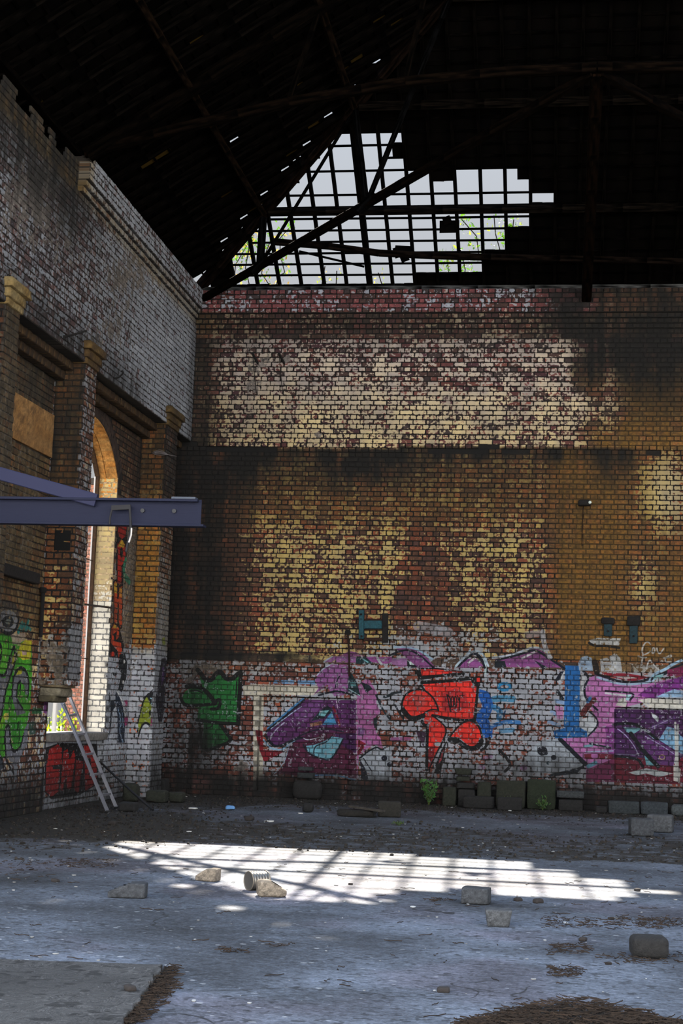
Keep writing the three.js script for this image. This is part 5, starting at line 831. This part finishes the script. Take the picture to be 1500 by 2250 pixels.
// clods and scraps that can be picked out
const clodG = [1, 2, 3].map((k) => stone(0.1, 0.06, 0.08, 200 + k, 0.4, 0.25, 4).translate(0, 0.026, 0)), clodM = mat('#2b2624', 0.95), scrapM = mat('#b9b8b4', 0.85);
const CLODS = [[122, 1938, 0.9, 'dark clod on the left of the floor, straight left of the broken-ended block'], [248, 1813, 1.5, 'square dark lump in the shade between the ladder and the sun patch'], [548, 1803, 1.9, 'largest dark lump on the floor beyond the sun patch, left of the centre'], [770, 1944, 0.5, 'tiny dark clod lying inside the sun patch'], [1138, 1980, 0.9, 'brown clod at the near edge of the sun patch, left of a larger one'], [1182, 1984, 1.1, 'larger brown clod at the near edge of the sun patch'], [934, 1843, 1.2, 'dark clod in the dirt just beyond the sun patch, right of the centre'], [1342, 2021, 0.6, 'dark pellet standing on the long twig drift at the right'], [1280, 2068, 0.8, 'dark clod on the concrete left of the rounded dark block'], [1336, 2120, 0.5, 'small clod on bare concrete below the rounded dark block'], [974, 2180, 0.9, 'dark clod nearest the viewer, left of the twig mat'], [1400, 1958, 0.8, 'reddish clod at the right tip of the sun patch'], [285, 2176, 0.9, 'dark chip lying on the chipboard sheet']];
const SCRAPS = [[590, 1806, 1.6, 'white plaster scrap right of the largest dark lump'], [424, 1778, 1.8, 'long white plaster scrap on the floor left of the blue plastic scrap'], [660, 1788, 1.0, 'small white scrap beside the rounded rubble lump'], [1120, 1782, 1.0, 'pale plaster scrap in the dirt before the mossy slabs'], [415, 1828, 0.8, 'small white plaster scrap on the dark dirt beyond the sun patch'], [300, 2205, 0.7, 'white paper-like scrap against the edge of the chipboard sheet']];
for (const [list, nm, m, cat, grp, flat] of [[CLODS, 'clod', clodM, 'clod', 'dark clods scattered on the floor', 0.8], [SCRAPS, 'plaster_scrap', scrapM, 'scrap', 'white plaster scraps on the floor', 0.35]]) for (const [x, y, s, label] of list) {
  const p = at(x, y, 1, nm === 'clod' && x < 330 && y > 2140 ? 0.042 : 0), c = mesh(nm, clodG[(x + y) % 3], m, scene); c.position.set(...p); c.rotation.y = x; c.scale.set(s * 0.75, s * flat * 0.75, s * 0.75); tag(c, label, cat, grp);
}
// ------------------------------------------------------------------ weeds, shrubs and creepers
const leafG = (() => { const g = new THREE.BufferGeometry(), P = [0, 0, 0, 0.22, 0.35, 0.05, 0, 0.45, 0, -0.22, 0.35, 0.05, 0.16, 0.7, 0.02, 0, 1, -0.06, -0.16, 0.7, 0.02]; g.setAttribute('position', new THREE.BufferAttribute(new Float32Array(P), 3)); g.setAttribute('uv', new THREE.BufferAttribute(new Float32Array(14), 2)); g.setIndex([0, 1, 2, 0, 2, 3, 2, 1, 4, 2, 4, 5, 2, 5, 6, 2, 6, 3]); g.computeVertexNormals(); return g; })();
const leafMat = (hex) => new THREE.MeshPhysicalMaterial({ color: hex, roughness: 0.9, transmission: 0.5, side: THREE.DoubleSide });
function leaves(parent, name, m, spots, size) {
  const list = spots.map(([x, y, z, s]) => { const g = leafG.clone(), k = size * (s ?? 1) * rr(0.6, 1.4); return g.applyMatrix4(new THREE.Matrix4().compose(V3(x, y, z), new THREE.Quaternion().setFromEuler(new THREE.Euler(rr(-1.4, 1.4), rr(0, 6.28), rr(-1.4, 1.4))), V3(k, k, k))); });
  const o = mesh(name, mergeGeometries(list), m, parent); return o;
}
function weed(label, px, py, w, h, n, hex, size, z) {
  const p = at(px, py, 2, z), t = thing('weed_plant', label, 'plant', [p[0], 0, z]), st = [], sp = [];
  for (let i = 0; i < 12; i++) { const a = rr(0, 6.28), r = w * Math.sqrt(rnd()), q = [[0, 0, 0], [r * 0.4 * Math.cos(a), h * 0.4, r * 0.4 * Math.sin(a)], [r * Math.cos(a), h * rr(0.55, 1), r * Math.sin(a)]]; st.push(tube(q, 0.004, 5, 4)); for (let k = 0; k < n / 12; k++) { const u = rr(0.25, 1); sp.push([q[2][0] * u + rr(-0.03, 0.03), q[2][1] * u + rr(-0.02, 0.02), q[2][2] * u + rr(-0.03, 0.03)]); } }
  mesh('stem', merged(st), mat('#4a5a24', 0.9), t); const f = leaves(t, 'foliage', leafMat(hex), sp, size); f.userData.kind = 'stuff';
}
weed('bright green weed growing at the foot of the wall under the red lettering', 942, 1760, 0.24, 0.42, 150, '#3f7a22', 0.07, 0.55);
weed('small weed growing between the two mossy slabs', 1192, 1756, 0.14, 0.22, 70, '#3c6a22', 0.05, 0.62);
weed('low weed tuft before the left mossy slab', 1112, 1764, 0.09, 0.22, 50, '#3a6420', 0.045, 0.63);
weed('tiny green tuft sprouting on the dirt before the dark upright block', 875, 1822, 0.09, 0.06, 30, '#3f5a26', 0.035, 5.5);
const LG = ['#4c7a1e', '#86a32a', '#b98a3a'];
function creeper(label, name, z, stems, n, hexes, spread, size = 0.06) {
  const pts = stems.map((s) => s.map(([x, y]) => at(x, y, 2, z))), b0 = pts[0][0], t = thing(name, label, 'tree', [b0[0], 0, z]), br = [], sp = [[], []];
  for (const s of pts) {
    const loc = s.map((p) => [p[0] - b0[0], p[1], rr(-0.25, 0.25)]); br.push(tube([[loc[0][0], 0, 0], [loc[0][0] * 0.9, loc[0][1] * 0.5, -0.2], ...loc], 0.011, loc.length * 6, 5));
    for (let i = 0; i < n; i++) { const k = Math.min(loc.length - 2, (rnd() * (loc.length - 1)) | 0), u = rnd(), a = loc[k], b = loc[k + 1]; sp[rnd() < 0.68 ? 0 : 1].push([lerp(a[0], b[0], u) + rr(-spread, spread), lerp(a[1], b[1], u) + rr(-spread, spread), lerp(a[2], b[2], u) + rr(-spread, spread)]); }
  }
  const bm = mat('#2a221a', 0.95); for (const g of br) mesh('branch', g, bm, t);
  leaves(t, 'foliage', leafMat(hexes[0]), sp[0], size).userData.kind = 'stuff'; leaves(t, 'autumn_foliage', leafMat(hexes[1]), sp[1], size).userData.kind = 'stuff';
}
creeper('thin leafy tree seen through the left end of the roof hole', 'slender_tree', -2.6, [[[546, 660], [543, 590], [548, 555], [541, 515]], [[592, 660], [574, 604], [571, 580], [588, 555], [596, 530]], [[606, 660], [622, 600], [612, 562], [619, 520], [640, 500]], [[506, 660], [520, 575], [533, 545], [560, 500]]], 120, ['#4f7d1c', '#c2a04a'], 0.17, 0.085);
creeper('thin leafy tree seen through the right end of the roof hole', 'slender_tree', -2.9, [[[1078, 660], [1062, 588], [1050, 550], [1046, 515], [1018, 495], [1012, 470]], [[1100, 660], [1096, 590], [1101, 560], [1089, 520], [1085, 475]], [[1015, 640], [1030, 575], [1010, 545]], [[1134, 660], [1127, 560], [1120, 510], [1128, 480]], [[990, 640], [975, 590], [982, 560]]], 105, ['#4f7d1c', '#8a9a34'], 0.17, 0.085);
creeper('sparse yellowing shoots just above the wall head in the middle of the roof hole', 'slender_tree', -1.6, [[[845, 680], [838, 640], [833, 605]], [[740, 680], [744, 640], [742, 600]], [[700, 680], [704, 625], [716, 590]]], 30, ['#8a9e2a', '#c9a648'], 0.13, 0.06);
// ------------------------------------------------------------------ aluminium ladder, pole
{
  const t = thing('ladder', 'folding aluminium ladder leaning through the low window in the left wall', 'ladder'), alu = new THREE.MeshStandardMaterial({ color: '#8f8f96', roughness: 0.45, metalness: 0.6, bumpMap: GRAIN, bumpScale: 0.003 });
  const f0 = at(236, 1787, 1, 0), f1 = at(255, 1778, 1, 0), XT = -0.62, a = at(146, 1568, 0, XT + 0.16), b = at(141, 1506, 0, XT), rail = (p, q) => { const up = V3(0, 0, 1); return merged([bar(p, q, 0.012, 0.062, up), bar([p[0] + 0.018, p[1], p[2] + 0.026], [q[0] + 0.018, q[1], q[2] + 0.026], 0.026, 0.01, up), bar([p[0] + 0.018, p[1], p[2] - 0.026], [q[0] + 0.018, q[1], q[2] - 0.026], 0.026, 0.01, up)]); };
  t.position.set(f0[0], 0, f0[2]); const L = (p) => [p[0] - f0[0], p[1], p[2] - f0[2]], mix = (p, q, k) => p.map((v, i) => lerp(v, q[i], k));
  mesh('rail', rail(L(f0), L(a)), alu, t); mesh('rail', rail(L(f1), L(b)), alu, t);
  for (const [y, k] of [[1613, 0], [1657, 0], [1701, 0], [1745, 0], [1570, 0]]) { const k0 = (1787 - y - 4) / (1787 - 1568), k1 = (1778 - y) / (1778 - 1506); mesh('rung', bar(mix(L(f0), L(a), Math.min(1, k0)), mix(L(f1), L(b), k1), 0.05, 0.03), alu, t); }
  const c = at(124, 1522, 0, XT - 0.1); mesh('rear_rail', rail(L(a), L(c)), alu, t); mesh('hinge_plate', bar(L(at(140, 1545, 0, XT + 0.1)), L(at(150, 1572, 0, XT + 0.16)), 0.012, 0.1, V3(0, 0, 1)), mat('#8d959d', 0.5, { metalness: 0.6 }), t);
  mesh('foot', stone(0.05, 0.04, 0.075, 1, 0.3, 0.02, 2).translate(...L(f0)).translate(0, 0.02, 0), mat('#191919', 0.9), t); mesh('foot', stone(0.05, 0.04, 0.075, 1, 0.3, 0.02, 2).translate(...L(f1)).translate(0, 0.02, 0), mat('#191919', 0.9), t);
  const q0 = at(222, 1676, 0, -0.3), q1 = at(336, 1780, 1, 0.02), pole = mesh('pole', tube([[0, 0, 0], [(q0[0] - q1[0]) / 2, (q0[1] - q1[1]) / 2 - 0.01, (q0[2] - q1[2]) / 2], [q0[0] - q1[0], q0[1] - q1[1], q0[2] - q1[2]]], 0.017, 10, 8), mat('#1b1a1b', 0.8), scene); pole.position.set(...q1); tag(pole, 'thin dark pole slanting from the ladder down to the floor', 'pole');
}
// ------------------------------------------------------------------ steel jib with its brace, strap
{
  const Z = 12, steel = new THREE.MeshPhysicalMaterial({ color: '#1b1e30', roughness: 0.7, specularIntensity: 0.3, bumpMap: GRAIN, bumpScale: 0.002 }), e = at(449, 1120, 2, Z), y1 = at(440, 1092, 2, Z)[1], y0 = at(440, 1152, 2, Z)[1], X = e[0], c = (y0 + y1) / 2, h = y1 - y0;
  const t = thing('jib_beam', 'blue-grey steel joist jutting out from the left wall with a sloping brace', 'beam', [0, c - 0.03, Z]);
  mesh('web', box(0, -h / 2, -0.006, X - 0.03, h / 2, 0.006), steel, t); mesh('top_flange', bar([0, h / 2 - 0.012, 0], [X - 0.06, h / 2 - 0.012, 0], 0.13, 0.026), steel, t); mesh('bottom_flange', bar([0, -h / 2 + 0.012, 0], [X + 0.01, -h / 2 + 0.012, 0], 0.13, 0.022), steel, t);
  const b0 = at(212, 1100, 2, Z + 0.02), b1 = at(-232, 976, 2, Z + 0.02); mesh('brace', bar([b1[0], b1[1] - c + 0.03, 0.02], [b0[0], b0[1] - c + 0.03, 0.02], 0.06, 0.13), new THREE.MeshPhysicalMaterial({ color: '#292b42', roughness: 0.7, specularIntensity: 0.3 }), t);
  mesh('wall_plate', box(0, -0.25, -0.12, 0.02, 0.25, 0.12), steel, t); mesh('end_plate', box(X - 0.32, h / 2, -0.05, X - 0.08, h / 2 + 0.02, 0.07), mat('#39404c', 0.7), t);
  for (const q of [X - 0.62, X - 0.3]) mesh('bolt', new THREE.CylinderGeometry(0.022, 0.022, 0.02, 8).rotateX(Math.PI / 2).translate(q, 0.02, 0.014), mat('#14161c', 0.6), t);
  const sp = [[285, 1118], [287, 1150], [286, 1172], [280, 1196], [277, 1212]].map(([x, y]) => at(x, y, 2, Z + 0.075)), s2 = [[246, 1120], [242, 1136], [241, 1152]].map(([x, y]) => at(x, y, 2, Z + 0.075)), o = sp[0];
  const st = thing('strap', 'torn black strap looped round the steel joist with its end hanging down', 'strap', o), rel = (p) => [p[0] - o[0], p[1] - o[1], p[2] - o[2]], blk = mat('#17161a', 0.8);
  mesh('hanging_end', tube(sp.map(rel), 0.013, 16, 6), blk, st); mesh('left_fall', tube(s2.map(rel), 0.01, 8, 6), blk, st); mesh('upper_band', bar(rel(at(245, 1116, 2, Z + 0.07)), rel(at(287, 1114, 2, Z + 0.07)), 0.02, 0.05), blk, st); mesh('pale_tail', tube([[289, 1160], [288, 1176], [283, 1192]].map(([x, y]) => rel(at(x, y, 2, Z + 0.085))), 0.009, 8, 5), mat('#b7b2ae', 0.8), st);
}
// ------------------------------------------------------------------ ironwork on the walls
{
  const iron = worn('#1c1817', 0.9, 3), teal = worn('#1d5f70', 0.8, 3), rust = worn('#3a2114', 0.95, 3);
  const onBack = (x, y, z) => at(x, y, 2, z);
  // frame bracket
  let o = onBack(820, 1378, 0.06), t = thing('wall_bracket', 'large teal and rusty iron bracket frame bolted above the ledge', 'bracket', o); const R = (x, y, z) => { const p = onBack(x, y, z); return [p[0] - o[0], p[1] - o[1], p[2] - o[2]]; };
  mesh('left_upright', bar(R(794, 1404, 0.1), R(794, 1341, 0.1), 0.09, 0.11, V3(0, 0, 1)), teal, t); mesh('right_upright', bar(R(846, 1412, 0.1), R(846, 1348, 0.1), 0.1, 0.085, V3(0, 0, 1)), iron, t);
  mesh('cross_plate', bar(R(799, 1372, 0.08), R(841, 1372, 0.08), 0.06, 0.15), teal, t); mesh('top_bar', bar(R(799, 1362, 0.1), R(841, 1362, 0.1), 0.06, 0.025), rust, t); mesh('bottom_bar', bar(R(799, 1405, 0.1), R(841, 1405, 0.1), 0.07, 0.06), rust, t); mesh('middle_bar', bar(R(799, 1384, 0.1), R(841, 1384, 0.1), 0.06, 0.02), rust, t);
  for (const [x, y] of [[793, 1350], [794, 1398], [846, 1374]]) mesh('bolt', new THREE.CylinderGeometry(0.02, 0.02, 0.03, 8).rotateX(Math.PI / 2).translate(...R(x, y, 0.165)), iron, t);
  // pair of small plates
  for (const [x, y0, y1, lab] of [[1335, 1362, 1398, 'small teal and black plate with a sprayed head on the ochre brickwork, left of two'], [1391, 1361, 1414, 'taller black and teal plate on the ochre brickwork, right of two']]) {
    const p = onBack(x, (y0 + y1) / 2, 0.05), k = thing('iron_plate', lab, 'plate', p), h = (y1 - y0) / 128;
    mesh('plate', stone(0.14, h, 0.07, x, 0.12, 0.02, 3).translate(0, 0, 0.03), worn('#143c48', 0.8, 3), k); mesh('hood', stone(0.22, h * 0.4, 0.1, x + 3, 0.3, 0.1, 4).translate(0, h * 0.42, 0.05), iron, k); mesh('bolt', new THREE.CylinderGeometry(0.018, 0.018, 0.03, 8).rotateX(Math.PI / 2).translate(0, -h * 0.2, 0.075), iron, k);
  }
  // pipe with a flanged head, left of the bracket
  o = onBack(766, 1440, 0.09); t = thing('wall_pipe', 'short rusty pipe with a round head running down over the ledge', 'pipe', o);
  mesh('pipe', tube([R(764, 1392, 0.1), R(766, 1425, 0.1), R(767, 1448, 0.17), R(767, 1486, 0.17)], 0.017, 14, 8), rust, t); mesh('head', new THREE.CylinderGeometry(0.05, 0.05, 0.06, 14).rotateX(Math.PI / 2).translate(...R(764, 1389, 0.09)), iron, t);
  // lamp stub with a rod
  o = onBack(1284, 1105, 0.14); t = thing('lamp_bracket', 'small dark lamp bracket with a glinting glass on the right of the back wall', 'lamp');
  t.position.set(...o); mesh('body', stone(0.22, 0.1, 0.14, 3, 0.3, 0.05, 4), iron, t); mesh('glass', new THREE.SphereGeometry(0.03, 12, 8).translate(0.09, 0.0, 0.07), new THREE.MeshPhysicalMaterial({ color: '#c8d4cc', roughness: 0.1, clearcoat: 1 }), t); mesh('rod', tube([R(1281, 1110, 0.08), R(1279, 1150, 0.075), R(1278, 1200, 0.075)], 0.008, 8, 6), rust, t);
  // two hooked rods with hanging wires high on the wall
  for (const [x, y, lab] of [[553, 776, 'left one of two iron pegs with a hanging wire high on the back wall'], [611, 776, 'right one of two iron pegs with a hanging wire high on the back wall']]) {
    o = onBack(x + 12, y + 20, 0.02); t = thing('wall_peg', lab, 'peg', o); mesh('peg', bar(R(x + 14, y + 24, -0.02), R(x + 1, y, 0.22), 0.035, 0.035), iron, t); mesh('wire', tube([R(x + 2, y + 2, 0.2), R(x + 5, y + 40, 0.08), R(x + 10, y + 88, 0.03)], 0.007, 10, 5), iron, t);
  }
  // left wall
  o = at(140, 742, 0, 0); t = thing('iron_rod', 'bent iron rod sticking out of the left wall above the middle pier cap', 'rod', o); { const e = at(189, 727, 0, 0.28); mesh('rod', tube([[-0.1, 0, 0], [0.08, 0.02, 0.02], [0.28, e[1] - o[1], e[2] - o[2]]], 0.016, 8, 6), iron, t); mesh('boss', stone(0.05, 0.06, 0.06, 3, 0.3, 0.1, 3), iron, t); }
  o = at(250, 832, 0, 0); t = mesh('iron_hook', tube([[-0.08, 0, 0], [0.06, 0.02, -0.02], [0.12, 0.1, -0.06], [0.09, 0.14, -0.1]], 0.014, 12, 6), iron, scene); t.position.set(...o); tag(t, 'small iron hook on the left wall above the arched window', 'hook');
  o = at(69, 1400, 2, 6.45); t = mesh('drain_pipe', merged([tube([[0, 0, 0], [0, (at(76, 1300, 2, 6.45)[1] - o[1]) * 0.5, 0], [0, at(76, 1300, 2, 6.45)[1] - o[1], 0]], 0.028, 8, 9), new THREE.CylinderGeometry(0.045, 0.045, 0.07, 10).translate(0, at(76, 1296, 2, 6.45)[1] - o[1], 0)]), iron, scene); t.position.set(-0.37, o[1], 6.45); tag(t, 'black pipe running down beside the middle pier on the left wall', 'pipe');
  const w0 = at(80, 1272, 0, -0.36), w1 = at(-40, 1236, 0, -0.36); t = mesh('timber_rail', bar([0, 0, 0], [w1[0] - w0[0], w1[1] - w0[1], w1[2] - w0[2]], 0.1, 0.15), worn('#1d1612', 0.95, 2), scene); t.position.set(...w0); tag(t, 'charred timber rail fixed to the left wall in the near bay', 'timber');
  o = at(160, 1482, 0, -0.05); t = mesh('iron_spike', tube([[-0.06, -0.02, 0], [0.02, 0, -0.05], [0.05, 0.03, -0.16]], 0.02, 8, 6), iron, scene); t.position.set(...o); tag(t, 'rusty spike protruding from the broken foot of the middle pier', 'spike');
  o = at(366, 996, 2, 1.8); t = thing('torn_netting', 'torn pale netting caught on the face of the far pier', 'netting', [o[0], o[1], 1.78]); { const l = []; for (let i = 0; i < 14; i++) { const a = rr(-0.05, 0.06); l.push(tube([[-0.26 + rr(0, 0.06), a * 0.6, 0.01], [-0.1, a * 0.9 + rr(-0.01, 0.01), 0.04], [0.04, -0.03, 0.05], [0.12 + rr(0, 0.06), -0.045, 0]], 0.003, 8, 4)); } mesh('strands', merged(l), mat('#6f6a6c', 0.8), t); }
}
// ------------------------------------------------------------------ arched window: what is left of its frame
{
  const w = structure('window_1'), brown = worn('#5a3d22', 0.85, 2), white = mat('#d8d2cf', 0.6), x = -0.74;
  const ay = (z, r) => WIN.cy + Math.sqrt(Math.max(0, r * r - (z - WIN.cz) ** 2));
  mesh('jamb_post', bar([x, 1.07, WIN.z0 + 0.06], [x, ay(WIN.z0 + 0.06, WIN.R - 0.04), WIN.z0 + 0.06], 0.07, 0.06, V3(1, 0, 0)), brown, w);
  mesh('jamb_highlight', bar([x - 0.03, 1.07, WIN.z0 + 0.1], [x - 0.03, ay(WIN.z0 + 0.1, WIN.R - 0.08), WIN.z0 + 0.1], 0.03, 0.022, V3(1, 0, 0)), white, w);  // thin white strip painted as the highlight on the frame edge
  for (let i = 0; i < 9; i++) { const z0 = lerp(WIN.z0 + 0.06, WIN.z1 - 0.06, i / 9), z1 = lerp(WIN.z0 + 0.06, WIN.z1 - 0.06, (i + 1) / 9); mesh('arch_bar', bar([x, ay(z0, WIN.R - 0.05), z0], [x, ay(z1, WIN.R - 0.05), z1], 0.07, 0.05), brown, w); }
  for (const y of [5.28, 3.75, 2.2]) mesh('saddle_bar', bar([x, y, WIN.z0 + 0.02], [x, y, WIN.z1 - 0.02], 0.014, 0.014), mat('#3a2a20', 0.8), w);
  mesh('casement_stay', merged([bar([x, 3.03, 3.62], [XR + 0.06, 3.01, 3.1], 0.03, 0.03), stone(0.06, 0.09, 0.07, 3, 0.3, 0.1, 3).translate(XR + 0.04, 3.0, 3.1)]), mat('#2a201a', 0.8), w);
  mesh('far_mullion', bar([x - 0.02, 1.07, 5.3], [x - 0.02, 4.9, 5.3], 0.05, 0.03, V3(1, 0, 0)), brown, w);
}
// ------------------------------------------------------------------ outside the window
{
  const NUV = { s0: -4.2, sw: 3.2, y0: 0, sh: 6.6 }, X0 = -4.05, X1 = -1.6, bricks = lay([], X0, X1, 2, 73, { p: 0 }), Z = -6;
  const tex = paintFace({ W: 512, H: 1024, ...NUV, bricks, mortar: [170, 140, 124], sd: 21, zone: (s, y) => [0.12, 0.4, 0, 0.03, 0.14, 0], base: (b) => pick([[226, 150, 124], [234, 164, 138], [214, 138, 114], [238, 176, 152]], b.q) });
  const m = brickMat(tex, NUV), b = thing('neighbouring_building', 'red brick gable standing outside the arched window', 'building');
  const f = { O: [0, 0, Z], S: [1, 0, 0], Y: [0, 1, 0], N: [0, 0, 1] };
  mesh('wall', planarUV(box(X0, -0.3, Z - 4, X1, 6.32, Z - 0.012), 0, 1, NUV), m, b); mesh('coping', box(X0 - 0.1, 6.32, Z - 4, X1 + 0.1, 6.46, Z + 0.08), worn('#8a8078', 0.9, 2), b);
  buildBricks(b, [{ bricks, frame: f, uv: NUV, mat: m }], 300);
  const p = at(118, 1605, 2, 3.6), d = mesh('downpipe', merged([tube([[0, -0.1, 0], [0, 1.2, 0], [0, 2.6, 0]], 0.035, 6, 10), new THREE.CylinderGeometry(0.045, 0.045, 0.06, 12).translate(0, 0.9, 0)]), mat('#dcd9d4', 0.6), scene); d.position.set(p[0], 0, 3.6); d.scale.y = 1; tag(d, 'white plastic downpipe standing outside the low part of the window', 'pipe');
  const bx = [], q = at(140, 1600, 0, -1.75); const t = thing('leafy_bush', 'bright yellow-green bush growing outside the window behind the ladder', 'bush', [q[0], 0, q[2]]), st = [];
  for (let i = 0; i < 16; i++) { const a = rr(-0.55, 0.55), h = rr(0.9, 1.36), zz = rr(-0.3, 0.3); st.push(tube([[a * 0.4, 0, zz * 0.4], [a * 0.8, h * 0.6, zz], [a, h, zz]], 0.006, 6, 4)); for (let k = 0; k < 26; k++) { const u = rr(0.4, 1.02); bx.push([a * u + rr(-0.07, 0.07), h * u + rr(-0.05, 0.05), zz + rr(-0.07, 0.07)]); } }
  mesh('stem', merged(st), mat('#4a5524', 0.9), t); leaves(t, 'foliage', leafMat('#9aba1e'), bx, 0.08).userData.kind = 'stuff';
}

// whitewashed building added behind the viewer, unseen, to throw sunlight back into the hall
{
  const b = thing('added_bounce_building', 'long whitewashed building added out of view to bounce sunlight into the hall', 'building', [7, 0, 31]), wm = mat('#e6eefa', 0.95);
  mesh('wall', box(-30, -0.3, 0, 30, 15, 6), wm, b); mesh('roof', box(-30.6, 15, -0.5, 30.6, 15.3, 6.5), mat('#5a4a42', 0.9), b);
  for (let i = 0; i < 8; i++) for (const y of [1.6, 5.2, 9]) { const f = mesh('window', box(-21.4 + i * 6, y, -0.06, -20.2 + i * 6, y + 1.9, 0.02), mat('#d8d6d0', 0.7), b); mesh('pane', box(-21.3 + i * 6, y + 0.1, -0.075, -20.3 + i * 6, y + 1.8, -0.06), mat('#2a3036', 0.1), f); }
}

renderer.render(scene, camera);
